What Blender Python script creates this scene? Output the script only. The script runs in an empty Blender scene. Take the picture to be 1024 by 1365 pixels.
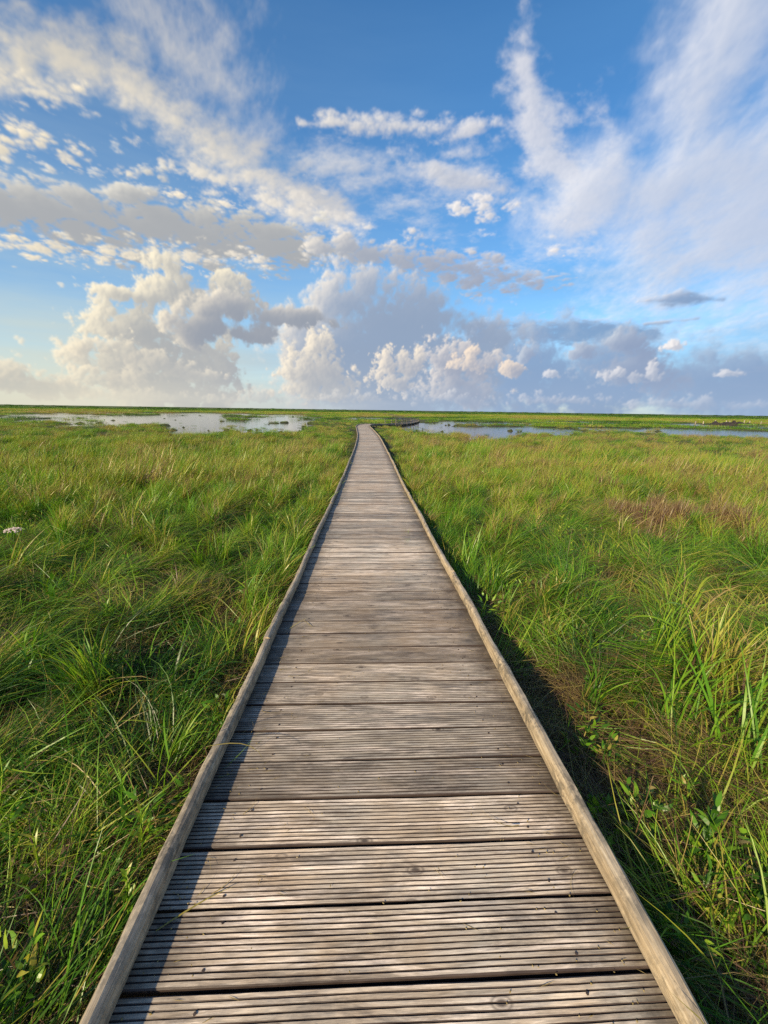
import bpy, math, random
import numpy as np
R = math.radians
scene = bpy.context.scene
col = scene.collection
random.seed(7)

# ------------------------------------------------------------------ camera, sun, exposure
SUN_AZ, SUN_EL = -140.0, 27.0              # degrees; azimuth clockwise from the walk's direction (+Y)
cam_d = bpy.data.cameras.new('camera'); cam = bpy.data.objects.new('camera', cam_d); col.objects.link(cam)
cam_d.sensor_fit = 'VERTICAL'; cam_d.sensor_height = 24.0; cam_d.lens = 24.0*512/1365
cam_d.clip_start = .02; cam_d.clip_end = 20000
cam.rotation_mode = 'QUATERNION'
from mathutils import Matrix, Vector, Euler
cam.location = (0, 0, 1.32)
cam.rotation_quaternion = (Matrix.Rotation(R(-2.405), 3, 'Z') @ Matrix.Rotation(R(90-14.85), 3, 'X') @ Matrix.Rotation(R(.857), 3, 'Z')).to_quaternion()
scene.camera = cam
scene.view_settings.view_transform = 'Standard'; scene.view_settings.look = 'None'
scene.view_settings.exposure = 1.38; scene.view_settings.gamma = 1.0
scene.render.engine = 'CYCLES'
scene.cycles.use_denoising = False; scene.cycles.max_bounces = 5; scene.cycles.transparent_max_bounces = 4; scene.cycles.diffuse_bounces = 2; scene.cycles.glossy_bounces = 2
scene.cycles.transmission_bounces = 2; scene.cycles.caustics_reflective = False; scene.cycles.caustics_refractive = False

sun_d = bpy.data.lights.new('sun', 'SUN'); sun = bpy.data.objects.new('sun', sun_d); col.objects.link(sun)
sun_d.energy = 3.0; sun_d.angle = R(1.0); sun_d.color = (1.0, .80, .52)
sv = Vector((math.sin(R(SUN_AZ))*math.cos(R(SUN_EL)), math.cos(R(SUN_AZ))*math.cos(R(SUN_EL)), math.sin(R(SUN_EL))))
sun.rotation_mode = 'QUATERNION'; sun.rotation_quaternion = sv.to_track_quat('Z', 'Y')
SKY_STRENGTH = .15

# ------------------------------------------------------------------ clouds: noise, masks and light through them
# ---------------------------------------------------------------- noise
def grf(n, beta, seed, kmin=1.5, kmax=1e9):
    r = np.random.default_rng(seed)
    k = np.hypot(*np.meshgrid(np.fft.fftfreq(n)*n, np.fft.rfftfreq(n)*n, indexing='ij'))
    k[0,0] = 1
    a = k**(-beta/2); a[(k < kmin) | (k > kmax)] = 0
    f = a*(r.normal(size=k.shape) + 1j*r.normal(size=k.shape))
    t = np.fft.irfft2(f, (n,n)); return (t/t.std()).astype(np.float32)
def samp(t, u, v):
    n = t.shape[0]; u = np.mod(u,1.0)*n; v = np.mod(v,1.0)*n
    i = u.astype(np.int32); j = v.astype(np.int32); fu = (u-i).astype(np.float32); fv = (v-j).astype(np.float32)
    i %= n; j %= n; i1 = (i+1) % n; j1 = (j+1) % n
    return (t[j,i]*(1-fu)+t[j,i1]*fu)*(1-fv)+(t[j1,i]*(1-fu)+t[j1,i1]*fu)*fv
def sstep(a, b, x):
    t = np.clip((x-a)/(b-a), 0, 1); return t*t*(3-2*t)
def lin(r, g, b):
    c = np.array([r,g,b], np.float32)/255.0
    return np.where(c <= .04045, c/12.92, ((c+.055)/1.055)**2.4).astype(np.float32)
def blur(a, s):
    # gaussian through fft (edge wrap is harmless here)
    ky = np.fft.fftfreq(a.shape[0])[:,None]; kx = np.fft.rfftfreq(a.shape[1])[None,:]
    return np.fft.irfft2(np.fft.rfft2(a)*np.exp(-2*(np.pi*s)**2*(kx*kx+ky*ky)), a.shape).astype(np.float32)

class Sky:
    def __init__(s, a0=-62., a1=62., e0=-1., e1=50., ppd=12):
        s.ppd = ppd
        s.az = np.linspace(a0, a1, int((a1-a0)*ppd)).astype(np.float32)
        s.el = np.linspace(e0, e1, int((e1-e0)*ppd)).astype(np.float32)
        s.A, s.E = np.meshgrid(s.az, s.el)
        ra, re = np.radians(s.A), np.radians(s.E)
        q = 1/(np.sin(np.maximum(re,0))+.16)
        s.u = np.sin(ra)*np.cos(re)*q; s.v = np.cos(ra)*np.cos(re)*q
        s.fbm = grf(1024, 2.9, 11); s.fbm2 = grf(1024, 2.9, 12); s.soft = grf(512, 3.6, 13)
        b = 0
        for o in range(4):
            k = 8*2**o
            b = b + 2**(-o*.95)*np.abs(grf(1024, 1.0, 20+o, k*.7, k*1.4))
        s.bil = ((b-b.mean())/b.std()).astype(np.float32)          # rounded bumps with sharp creases between
        s.rgb = np.zeros(s.A.shape+(3,), np.float32); s.a = np.zeros(s.A.shape, np.float32)
        # sun-side warmth: 1 at the left edge of the view, 0 at the right
        s.warm = sstep(25, -42, s.A)
    def over(s, col, al):
        al = np.clip(al, 0, 1); s.rgb = s.rgb*(1-al[...,None]) + col*al[...,None]; s.a = s.a*(1-al)+al
    def lit_shade(s, lit, lo=None, hi=None):
        w = s.warm[...,None]
        hi = (lin(255,240,210)*w + lin(247,242,240)*(1-w)) if hi is None else hi
        lo = (lin(163,167,170)*w + lin(128,147,178)*(1-w)) if lo is None else lo
        l = np.clip(lit,0,1)[...,None]; return lo*(1-l)+hi*l
    def stroke(s, pts):
        """soft mask along a polyline of (az, el, half width, strength)"""
        m = np.full(s.A.shape, -1e3, np.float32)
        for (x0,y0,w0,d0),(x1,y1,w1,d1) in zip(pts[:-1], pts[1:]):
            c = np.cos(np.radians((y0+y1)/2))
            dx, dy = (x1-x0)*c, y1-y0; L2 = dx*dx+dy*dy+1e-6
            px, py = (s.A-x0)*c, s.E-y0
            t = np.clip((px*dx+py*dy)/L2, 0, 1)
            d = np.hypot(px-t*dx, py-t*dy)
            m = np.maximum(m, (d0+(d1-d0)*t) - d/(w0+(w1-w0)*t))
        return m

    def veil(s, e1, opac, hi, lo):
        al = opac*np.exp(-(np.maximum(s.E,0)/e1)**1.3)*(.85+.25*samp(s.soft, s.A*.006, s.E*.05)); W = s.warm[...,None]
        s.over(lo*(1-W)+hi*W, al)
    def march(s, T, k, reach=3.2, up=.38):
        """light left after crossing the cloud on its way from the sun (out of frame on the left)"""
        tau = np.zeros_like(T); prev = 0.
        for f in (.06,.12,.2,.32,.5,.75,1.0):
            d = reach*f; B = blur(T, max(.6, d*s.ppd*.22))
            sx, sy = int(round(d*s.ppd*.92)), int(round(d*s.ppd*up))
            tau += np.roll(np.roll(B, sx, axis=1), -sy, axis=0)*(d-prev); prev = d
        return np.exp(-k*tau)
    def relief(s, T, h):
        G = blur(T, .8); gx = np.gradient(G, axis=1)*s.ppd*h; gy = np.gradient(G, axis=0)*s.ppd*h
        return (gx*.85 - gy*.4 + .25)/np.sqrt(gx*gx+gy*gy+1)
    def put(s, d, win, soft, opac, k, reach, h, amb, hi, lo, dif=.5, gamma=1., up=.38):
        T = np.maximum(d, 0); al = sstep(soft[0], soft[1], d)*opac
        L = s.march(T, k, reach, up)
        R = s.relief(T, h)
        lit = amb + (1-amb)*L*(1-dif + dif*np.clip(R*.8+.3,0,1.2))*1.12
        W = s.warm; s.warm = W[win]; col = s.lit_shade(np.clip(lit,0,1)**gamma, lo, hi); s.warm = W
        a = al[...,None]
        s.rgb[win] = s.rgb[win]*(1-a) + col*a; s.a[win] = s.a[win]*(1-al)+al
    def sheet(s, strokes, scale=1.0, amp=.5, bil=0.0, soft=(.0,.6), opac=1.0, k=.5, reach=3., h=1.2, amb=.1, dif=.4, ang=0., stretch=1., seed=0, hi=None, lo=None, up=.38, det=.35):
        m = strokes[0]
        for q in strokes[1:]: m = np.maximum(m, q)
        m = np.maximum(m, -3)
        ca, sa = np.cos(np.radians(ang)), np.sin(np.radians(ang))
        uu = (s.u*ca+s.v*sa)*scale*.12/stretch + seed*.37; vv = (-s.u*sa+s.v*ca)*scale*.12 + seed*.61
        n = samp(s.fbm, uu, vv) + det*samp(s.fbm2, uu*5, vv*5)
        if bil: n = n*(1-bil) + bil*(samp(s.bil, uu*.9+.3, vv*.9)+.4*samp(s.bil, uu*2.7, vv*2.7+.4))
        s.put(m+amp*n, np.s_[:,:], soft, opac, k, reach, h, amb, hi, lo, dif, up=up)
    def cumulus(s, lobes, seed=1, scale=1., amp=.3, fine=.45, sharp=(.0,.22), opac=1.0, k=.55, reach=3., h=1.0, amb=.05, dif=.45, hi=None, lo=None, flat=1.8, fade=None, up=.38, gamma=1.):
        a0 = min(l[0]-l[2]*1.6 for l in lobes)-3; a1 = max(l[0]+l[2]*1.6 for l in lobes)+3
        e0 = min(l[1]-l[3]*1.6 for l in lobes)-2; e1 = max(l[1]+l[3]*1.6 for l in lobes)+2.5
        i0, i1 = np.searchsorted(s.az, [a0,a1]); j0, j1 = np.searchsorted(s.el, [e0,e1]); win = (slice(j0,j1), slice(i0,i1))
        A, E = s.A[win], s.E[win]; q = scale*.018
        wx = samp(s.fbm, A*q*.8+seed*.13, E*q*.8); wy = samp(s.fbm2, A*q*.8+.5, E*q*.8+seed*.17)
        acc = 0
        for (x,y,w,hh) in lobes:
            r = min(w,hh)
            dx = (A+wx*.22*r-x)/w; dy = (E+wy*.22*r-y)/hh
            dy = np.where(dy < 0, dy*flat, dy)
            acc = acc + np.exp(7*np.clip(1-np.sqrt(dx*dx+dy*dy), -3, 1))
        m = np.log(acc+1e-9)/7
        n = samp(s.bil, A*q+seed*.21, E*q+seed*.43) + fine*samp(s.bil, A*q*2.6+.1, E*q*2.6+seed*.3) + fine*.5*samp(s.fbm2, A*q*6, E*q*6)
        d = m + amp*n
        if fade is not None: d = d - 2*(1-sstep(fade[0], fade[1], E))
        s.put(d, win, sharp, opac, k, reach, h, amb, hi, lo, dif, gamma, up)

CLOUDS = [
    ('veil', [], (17.0, 0.8, (190, 208, 208), (118, 176, 224))),
    ('veil', [], (7.0, 0.6, (224, 222, 200), (150, 192, 228))),
    ('sheet', [[(16.08, 39.84, 1.92, 0.0), (17.66, 34.87, 2.1, 0.5), (19.71, 29.2, 2.76, 0.5), (25.02, 23.23, 4.65, 0.5), (28.15, 18.17, 4.91, 0.4)], [(26.0, 30.81, 3.36, 0), (29.25, 24.94, 4.28, 0.3)]], {'scale': 2.4, 'amp': 0.42, 'soft': (0.0, 1.3), 'opac': 0.72, 'ang': 20, 'stretch': 1.5, 'k': 0.15, 'amb': 0.5, 'seed': 1}),
    ('sheet', [[(37.51, 35.92, 5.14, 1.0), (36.09, 30.32, 4.56, 0.9), (34.62, 24.94, 4.75, 0.6), (33.06, 19.43, 5.98, 0.7)], [(44.5, 22.32, 6.99, 1.0), (40.26, 18.03, 9.18, 1.1), (45.14, 15.21, 7.78, 1.1)], [(27.39, 22.88, 5.18, 0.6), (21.31, 20.35, 5.1, 0.4)]], {'scale': 1.2, 'amp': 0.3, 'soft': (-0.5, 1.15), 'opac': 0.9, 'ang': 70, 'stretch': 1.5, 'k': 0.55, 'amb': 0.2, 'seed': 2, 'lo': (168, 184, 212), 'hi': (244, 243, 246)}),
    ('sheet', [[(-24.86, 34.05, 6.6, 0.5), (-16.59, 31.73, 7.03, 0.6), (-5.84, 27.23, 6.9, 0.5)], [(-19.61, 36.81, 2.99, 0.2), (-15.45, 34.69, 2.21, 0.3)]], {'scale': 2.0, 'amp': 0.36, 'soft': (-0.1, 1.5), 'opac': 0.6, 'ang': -60, 'stretch': 2.0, 'k': 0.15, 'amb': 0.5, 'seed': 3}),
    ('sheet', [[(-5.84, 27.23, 5.56, 0.4), (6.28, 26.29, 4.98, 0.5), (17.25, 25.38, 4.8, 0.5), (25.92, 22.47, 4.68, 0.5)], [(6.48, 21.91, 4.68, 0.2), (21.49, 18.91, 4.51, 0.3)]], {'scale': 2.4, 'amp': 0.4, 'soft': (-0.1, 1.4), 'opac': 0.62, 'ang': -10, 'stretch': 1.5, 'k': 0.2, 'amb': 0.4, 'seed': 31}),
    ('sheet', [[(-39.85, 29.22, 4.43, 1.0), (-32.84, 30.13, 4.5, 1.0), (-25.68, 29.42, 4.31, 1.0), (-17.92, 27.03, 4.06, 1.0), (-9.58, 24.73, 3.94, 0.9), (-1.24, 21.83, 2.55, 0.6)]], {'scale': 2.6, 'amp': 0.32, 'bil': 0.4, 'soft': (0.0, 1.0), 'ang': -35, 'stretch': 1.4, 'k': 0.55, 'reach': 4, 'amb': 0.3, 'up': -0.7, 'seed': 4, 'opac': 0.95}),
    ('sheet', [[(-39.62, 26.53, 1.61, 0.7), (-33.49, 27.06, 1.59, 0.6), (-28.11, 26.84, 1.75, 0.6), (-21.34, 24.71, 1.87, 0.6), (-13.23, 23.38, 2.07, 0.6), (-5.98, 22.67, 2.02, 0.6), (-0.27, 21.5, 1.61, 0.5)]], {'scale': 6, 'amp': 0.4, 'bil': 0.6, 'soft': (0.0, 1.0), 'k': 0.35, 'amb': 0.35, 'up': -0.5, 'seed': 44, 'opac': 0.85}),
    ('sheet', [[(-38.66, 22.32, 2.65, 0.6), (-35.33, 23.34, 2.77, 0.6), (-31.79, 23.81, 2.82, 0.5), (-28.72, 23.19, 2.37, 0.4), (-26.02, 22.91, 2.22, 0.4)], [(-36.08, 27.36, 1.2, 0.2), (-33.54, 26.81, 1.71, 0.25), (-28.93, 29.3, 1.63, 0.1)], [(-25.98, 23.22, 1.95, 0.25), (-27.91, 21.92, 1.95, 0.25)], [(10.23, 22.87, 2.31, 0.35), (14.81, 23.31, 2.81, 0.55), (18.43, 22.68, 1.78, 0.3)], [(-8.78, 22.46, 1.54, 0.2), (-2.19, 22.51, 1.89, 0.3)], [(23.26, 18.38, 2.28, 0.35), (26.54, 18.37, 1.91, 0.3)]], {'scale': 6, 'amp': 0.42, 'bil': 0.7, 'soft': (0.0, 0.95), 'k': 0.35, 'amb': 0.3, 'seed': 5}),
    ('sheet', [[(2.48, 28.45, 1.67, 0.5), (8.1, 27.06, 2.96, 0.7), (15.51, 25.22, 3.18, 0.55), (24.35, 22.36, 2.44, 0.3)]], {'scale': 3.6, 'amp': 0.4, 'bil': 0.5, 'soft': (0.05, 1.1), 'opac': 0.75, 'k': 0.35, 'amb': 0.25, 'seed': 6}),
    ('sheet', [[(-8.41, 29.86, 0.73, 0.3), (-4.84, 30.3, 1.06, 0.6), (0.6, 30.49, 1.26, 0.75), (6.09, 30.16, 1.34, 0.7), (10.62, 29.89, 1.33, 0.75), (14.99, 29.97, 1.16, 0.7), (17.58, 29.66, 0.58, 0.2)]], {'scale': 7, 'amp': 0.3, 'bil': 0.6, 'soft': (-0.1, 1.0), 'k': 0.5, 'amb': 0.3, 'seed': 35, 'opac': 0.9}),
    ('sheet', [[(-42.53, 17.3, 2.95, 1.0), (-35.1, 18.6, 3.41, 1.0), (-27.26, 19.26, 4.26, 1.0), (-17.88, 19.4, 3.96, 1.0), (-8.93, 19.21, 3.42, 0.9), (-2.22, 19.21, 2.5, 0.7)]], {'scale': 5, 'amp': 0.3, 'bil': 0.75, 'soft': (0.1, 0.7), 'k': 1.2, 'reach': 4.5, 'amb': 0.08, 'lo': (158, 163, 170), 'hi': (250, 243, 226), 'seed': 7}),
    ('sheet', [[(-41.2, 14.52, 1.25, 0.4), (-36.85, 15.18, 1.61, 0.55), (-32.58, 15.43, 1.87, 0.6), (-26.22, 16.29, 2.19, 0.6), (-19.81, 16.99, 2.03, 0.6), (-13.67, 17.3, 1.81, 0.5)]], {'scale': 7, 'amp': 0.38, 'bil': 0.7, 'soft': (0.0, 0.95), 'k': 0.35, 'amb': 0.25, 'up': -0.3, 'seed': 37}),
    ('sheet', [[(-25.44, 21.94, 1.07, 0.4), (-22.42, 22.26, 1.25, 0.4), (-17.61, 22.17, 1.31, 0.45), (-15.07, 22.17, 1.05, 0.3)]], {'scale': 8, 'amp': 0.4, 'bil': 0.7, 'soft': (0.0, 0.95), 'k': 0.4, 'amb': 0.3, 'seed': 38}),
    ('sheet', [[(-7.99, 19.28, 2.13, 0.7), (4.66, 18.79, 2.86, 0.9), (14.45, 16.99, 2.99, 0.9), (21.93, 15.26, 2.27, 0.6)], [(16.54, 14.64, 1.72, 0.3), (23.75, 14.57, 2.1, 0.3), (26.14, 15.5, 1.56, 0.1)]], {'scale': 5, 'amp': 0.3, 'bil': 0.7, 'soft': (0.1, 0.8), 'k': 1.0, 'reach': 4, 'amb': 0.12, 'seed': 8}),
    ('sheet', [[(32.84, 12.39, 0.9, 0.7), (36.73, 12.23, 1.05, 1.0), (40.65, 11.64, 0.66, 0.6)], [(33.96, 10.0, 0.61, 0.5), (38.77, 10.04, 0.63, 0.6)], [(14.98, 10.42, 2.19, 0.9), (26.05, 9.94, 2.17, 1.0), (34.88, 8.83, 1.06, 0.8)]], {'scale': 3, 'amp': 0.2, 'soft': (0, 0.8), 'opac': 0.85, 'k': 2.5, 'amb': 0.0, 'seed': 9, 'lo': (122, 148, 184)}),
    ('cumulus', [(47.48, 3.94, 6.05, 3.89), (40.45, 4.26, 7.03, 4.0), (31.63, 5.42, 9.33, 5.0), (20.22, 5.73, 8.11, 5.57), (27.07, 1.92, 15.09, 4.55), (43.4, 1.85, 8.4, 3.06)], {'seed': 11, 'scale': 0.9, 'amp': 0.1, 'fine': 0.45, 'sharp': (-0.15, 0.6), 'k': 0.9, 'reach': 5, 'flat': 1.0, 'lo': (126, 152, 190), 'hi': (182, 200, 220), 'opac': 0.92}),
    ('cumulus', [(-3.75, 14.56, 7.03, 3.27), (4.87, 11.87, 10.97, 4.45), (0.83, 6.71, 14.44, 8.16), (15.19, 7.68, 6.71, 4.5), (-6.36, 9.35, 7.17, 5.27), (3.02, 1.75, 15.62, 5.95)], {'seed': 12, 'scale': 0.9, 'amp': 0.12, 'fine': 0.35, 'sharp': (0, 0.5), 'k': 0.9, 'reach': 9, 'flat': 1.0, 'opac': 0.97, 'lo': (134, 155, 184)}),
    ('cumulus', [(-29.34, 12.14, 4.75, 0.97), (-23.94, 12.85, 5.07, 2.75), (-17.6, 12.97, 4.59, 2.41), (-28.77, 8.21, 6.45, 2.85), (-32.52, 8.04, 2.43, 1.99), (-24.29, 6.1, 8.48, 4.64), (-19.13, 5.52, 4.21, 4.44), (-30.45, 3.99, 6.82, 3.3), (-24.78, 1.63, 11.08, 2.71)], {'seed': 13, 'scale': 1.0, 'amp': 0.17, 'fine': 0.6, 'sharp': (0, 0.42), 'k': 0.75, 'reach': 6, 'flat': 1.2, 'hi': (255, 243, 215)}),
    ('cumulus', [(-19.02, 11.86, 4.73, 2.59), (-21.42, 9.31, 4.45, 3.31), (-10.25, 11.41, 6.97, 1.73), (-16.11, 8.84, 4.29, 2.1)], {'seed': 14, 'scale': 0.9, 'amp': 0.14, 'fine': 0.45, 'sharp': (0, 0.5), 'k': 1.4, 'reach': 5, 'lo': (140, 150, 166)}),
    ('cumulus', [(-42.48, 1.96, 5.26, 2.15), (-38.87, 1.54, 5.23, 1.69), (-40.61, 3.31, 1.99, 1.31)], {'seed': 41, 'scale': 1.3, 'amp': 0.16, 'fine': 0.5, 'sharp': (0, 0.5), 'k': 0.8, 'reach': 4, 'opac': 0.85}),
    ('cumulus', [(-31.99, 5.91, 3.72, 1.91), (-28.09, 4.56, 4.93, 2.2), (-23.25, 3.95, 4.0, 1.35), (-32.43, 2.8, 5.34, 1.49)], {'seed': 33, 'scale': 1.4, 'amp': 0.2, 'sharp': (0, 0.45), 'k': 0.8, 'reach': 4, 'opac': 0.85}),
    ('cumulus', [(-6.9, 8.22, 3.06, 2.56), (-10.53, 5.43, 4.27, 2.64), (-5.45, 4.62, 3.76, 4.21), (-7.59, 2.38, 6.96, 2.96)], {'seed': 15, 'scale': 1.3, 'amp': 0.15, 'fine': 0.6, 'sharp': (0, 0.45), 'k': 0.7, 'reach': 4, 'amb': 0.1, 'hi': (253, 240, 218)}),
    ('cumulus', [(9.67, 7.26, 3.66, 3.34), (15.84, 5.79, 3.13, 2.62), (11.43, 3.35, 8.06, 3.9)], {'seed': 16, 'scale': 1.2, 'amp': 0.14, 'fine': 0.6, 'sharp': (0, 0.4), 'k': 1.2, 'reach': 3.5, 'lo': (140, 153, 178), 'hi': (244, 234, 224)}),
    ('cumulus', [(2.09, 6.73, 1.88, 2.84), (5.57, 5.79, 2.72, 2.5), (2.99, 3.28, 4.88, 2.97)], {'seed': 17, 'scale': 1.3, 'amp': 0.14, 'fine': 0.6, 'sharp': (0, 0.35), 'k': 0.8, 'hi': (252, 238, 218)}),
    ('cumulus', [(14.01, 7.51, 1.3, 1.39), (13.53, 5.8, 2.21, 1.9), (19.49, 5.36, 2.09, 1.4)], {'seed': 18, 'scale': 1.5, 'amp': 0.16, 'sharp': (0, 0.4), 'k': 0.8, 'hi': (252, 232, 210)}),
    ('cumulus', [(32.1, 7.5, 2.59, 2.77), (27.73, 6.86, 1.84, 2.24), (21.49, 7.08, 2.02, 2.33), (33.39, 4.08, 5.81, 3.37)], {'seed': 19, 'scale': 1.1, 'amp': 0.12, 'fine': 0.4, 'sharp': (0, 0.45), 'k': 2.0, 'hi': (198, 207, 220), 'lo': (138, 156, 187)}),
    ('cumulus', [(36.94, 7.11, 1.65, 0.63)], {'seed': 20, 'scale': 2.2, 'amp': 0.17, 'sharp': (0, 0.5), 'k': 0.4}),
    ('cumulus', [(35.72, 4.6, 0.94, 1.32), (34.16, 4.06, 1.21, 0.76), (31.35, 4.57, 1.75, 0.78), (42.66, 4.17, 1.21, 0.6), (24.5, 4.72, 1.43, 0.74)], {'seed': 22, 'scale': 2.2, 'amp': 0.17, 'sharp': (0, 0.5), 'k': 0.9, 'opac': 0.75}),
    ('cumulus', [(-40.39, 2.96, 2.38, 1.18), (-37.85, 2.2, 3.61, 1.09), (-29.7, 1.04, 7.49, 1.04), (-16.66, 1.37, 8.01, 1.07), (-3.4, 1.34, 7.5, 1.12), (11.54, 1.54, 8.11, 1.11), (25.34, 1.45, 7.67, 1.04), (37.6, 1.05, 6.55, 0.84), (45.36, 0.85, 3.26, 0.76)], {'seed': 21, 'scale': 2.0, 'amp': 0.22, 'sharp': (0, 0.8), 'k': 0.9, 'opac': 0.6}),
    ('veil', [], (3.4, 0.72, (226, 219, 198), (160, 181, 209))),
]

# ------------------------------------------------------------------ world: Nishita sky with clouds laid over it by direction
def build_world():
    sk = Sky(ppd=12)
    for cmd, a, k in CLOUDS:
        if cmd == 'sheet': sk.sheet([sk.stroke(q) for q in a], **{q: (lin(*v) if q in ('hi','lo') else v) for q, v in k.items()})
        elif cmd == 'veil': sk.veil(k[0], k[1], lin(*k[2]), lin(*k[3]))
        else: sk.cumulus(a, **{q: (lin(*v) if q in ('hi','lo') else v) for q, v in k.items()})
    W, H = 4096, 2048
    az = ((np.arange(W)+.5)/W-.25)*360; az = np.where(az > 180, az-360, az)
    a1 = 61.9; az = np.where(az > a1, 2*a1-az, az); az = np.where(az < -a1, -2*a1-az, az)   # the cloud field goes on round the horizon
    az = np.clip(az, -a1, a1)
    el = ((np.arange(H)+.5)/H-.5)*180
    j0, j1 = np.searchsorted(el, [-2., 50.])
    fx = np.clip((az-sk.az[0])*(len(sk.az)-1)/(sk.az[-1]-sk.az[0]), 0, len(sk.az)-1.001)
    fy = np.clip((el[j0:j1]-sk.el[0])*(len(sk.el)-1)/(sk.el[-1]-sk.el[0]), 0, len(sk.el)-1.001)
    i = fx.astype(int); j = fy.astype(int); u = (fx-i)[None,:,None]; v = (fy-j)[:,None,None]
    src = np.dstack([sk.rgb, sk.a])
    g = (src[j][:,i]*(1-u)+src[j][:,i+1]*u)*(1-v)+(src[j+1][:,i]*(1-u)+src[j+1][:,i+1]*u)*v
    a = g[...,3:4]; rgb = np.where(a > 1e-3, g[...,:3]/np.maximum(a,1e-3), .8)
    a = a*(1-sstep(42, 50, el[j0:j1]))[:,None,None]
    def field(name, fill, val):
        px = np.full((H,W,4), fill, np.float32); px[...,3] = 1; px[j0:j1,:,:3] = val
        img = bpy.data.images.new(name, W, H, alpha=False, float_buffer=True)
        img.colorspace_settings.name = 'Non-Color'
        img.pixels.foreach_set(px.ravel()); img.update(); return img
    light, cover = field('cloud_light', .8, rgb), field('cloud_cover', 0, a)
    w = bpy.data.worlds.new('World'); scene.world = w; w.use_nodes = True
    nt = w.node_tree; nt.nodes.clear(); N = nt.nodes.new; L = nt.links.new
    sky = N('ShaderNodeTexSky'); sky.sky_type = 'NISHITA'; sky.sun_disc = False
    sky.sun_elevation = R(SUN_EL); sky.sun_rotation = R(SUN_AZ)
    sky.altitude = 0; sky.air_density = 1.0; sky.dust_density = .6; sky.ozone_density = 2.5
    env = N('ShaderNodeTexEnvironment'); env.image = light
    env2 = N('ShaderNodeTexEnvironment'); env2.image = cover
    sc = N('ShaderNodeVectorMath'); sc.operation = 'SCALE'; sc.inputs['Scale'].default_value = CLOUD_GAIN/SKY_STRENGTH
    mix = N('ShaderNodeMix'); mix.data_type = 'RGBA'; mix.clamp_result = False
    bg = N('ShaderNodeBackground'); bg.inputs['Strength'].default_value = SKY_STRENGTH
    out = N('ShaderNodeOutputWorld')
    hsv = N('ShaderNodeHueSaturation'); hsv.inputs['Saturation'].default_value = SKY_SAT; hsv.inputs['Value'].default_value = SKY_VAL
    L(sky.outputs[0], hsv.inputs['Color']); L(env.outputs['Color'], sc.inputs[0])
    L(env2.outputs['Color'], mix.inputs['Factor'])
    L(hsv.outputs[0], mix.inputs[6]); L(sc.outputs[0], mix.inputs[7])
    L(mix.outputs[2], bg.inputs['Color']); L(bg.outputs[0], out.inputs['Surface'])
    w.cycles.sampling_method = 'MANUAL'; w.cycles.sample_map_resolution = 512
CLOUD_GAIN = .40; SKY_SAT = 1.27; SKY_VAL = .46
build_world()

# ------------------------------------------------------------------ helpers
def nodes(name):
    m = bpy.data.materials.new(name); m.use_nodes = True
    nt = m.node_tree; nt.nodes.clear(); return m, nt, nt.nodes.new, nt.links.new
def ramp(N, stops, interp='LINEAR'):
    r = N('ShaderNodeValToRGB'); cr = r.color_ramp; cr.interpolation = interp
    while len(cr.elements) < len(stops): cr.elements.new(.5)
    for e, (p, c) in zip(cr.elements, stops): e.position = p; e.color = (*c, 1)
    return r
def math_node(N, L, op, a, b=None, clamp=False):
    n = N('ShaderNodeMath'); n.operation = op; n.use_clamp = clamp
    for i, v in enumerate((a, b)):
        if v is None: continue
        if isinstance(v, (int, float)): n.inputs[i].default_value = v
        else: L(v, n.inputs[i])
    return n.outputs[0]
def mixrgb(N, L, f, a, b, mode='MIX'):
    n = N('ShaderNodeMix'); n.data_type = 'RGBA'; n.blend_type = mode
    for i, v in ((0, f), (6, a), (7, b)):
        if isinstance(v, (int, float)): n.inputs[i].default_value = v
        elif isinstance(v, tuple): n.inputs[i].default_value = (*v, 1)
        else: L(v, n.inputs[i])
    return n.outputs[2]
def noise(N, L, vec, scale, detail=4, rough=.55, dist=0):
    n = N('ShaderNodeTexNoise'); n.inputs['Scale'].default_value = scale; n.inputs['Detail'].default_value = detail
    n.inputs['Roughness'].default_value = rough; n.inputs['Distortion'].default_value = dist; L(vec, n.inputs['Vector']); return n.outputs['Fac']
def mapping(N, L, vec, scale=(1,1,1), loc=(0,0,0)):
    n = N('ShaderNodeMapping'); n.inputs['Scale'].default_value = scale; n.inputs['Location'].default_value = loc; L(vec, n.inputs['Vector']); return n.outputs[0]
def mesh_of(name, V, F, mat=None, smooth=False, attrs=None, midx=None):
    me = bpy.data.meshes.new(name)
    me.from_pydata([tuple(v) for v in V], [], F)
    for m in (mat if isinstance(mat, (list,tuple)) else [mat] if mat else []): me.materials.append(m)
    if smooth: me.polygons.foreach_set('use_smooth', [True]*len(me.polygons))
    if midx is not None: me.polygons.foreach_set('material_index', midx)
    for k, v in (attrs or {}).items():
        v = np.asarray(v, np.float32)
        if v.ndim == 1: me.attributes.new(k, 'FLOAT', 'POINT').data.foreach_set('value', v)
        else: me.attributes.new(k, 'FLOAT_COLOR', 'POINT').data.foreach_set('color', np.c_[v, np.ones(len(v))].astype(np.float32).ravel())
    me.update(); return me
def link(name, me, parent=None, loc=None, rot=None, scale=None):
    o = bpy.data.objects.new(name, me); col.objects.link(o)
    if parent: o.parent = parent
    if loc is not None: o.location = loc
    if rot is not None: o.rotation_euler = rot
    if scale is not None: o.scale = scale if hasattr(scale, '__len__') else (scale,)*3
    return o
def tag(o, label=None, cat=None, group=None, kind=None):
    for k, v in (('label',label),('category',cat),('group',group),('kind',kind)):
        if v: o[k] = v
    return o
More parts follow.
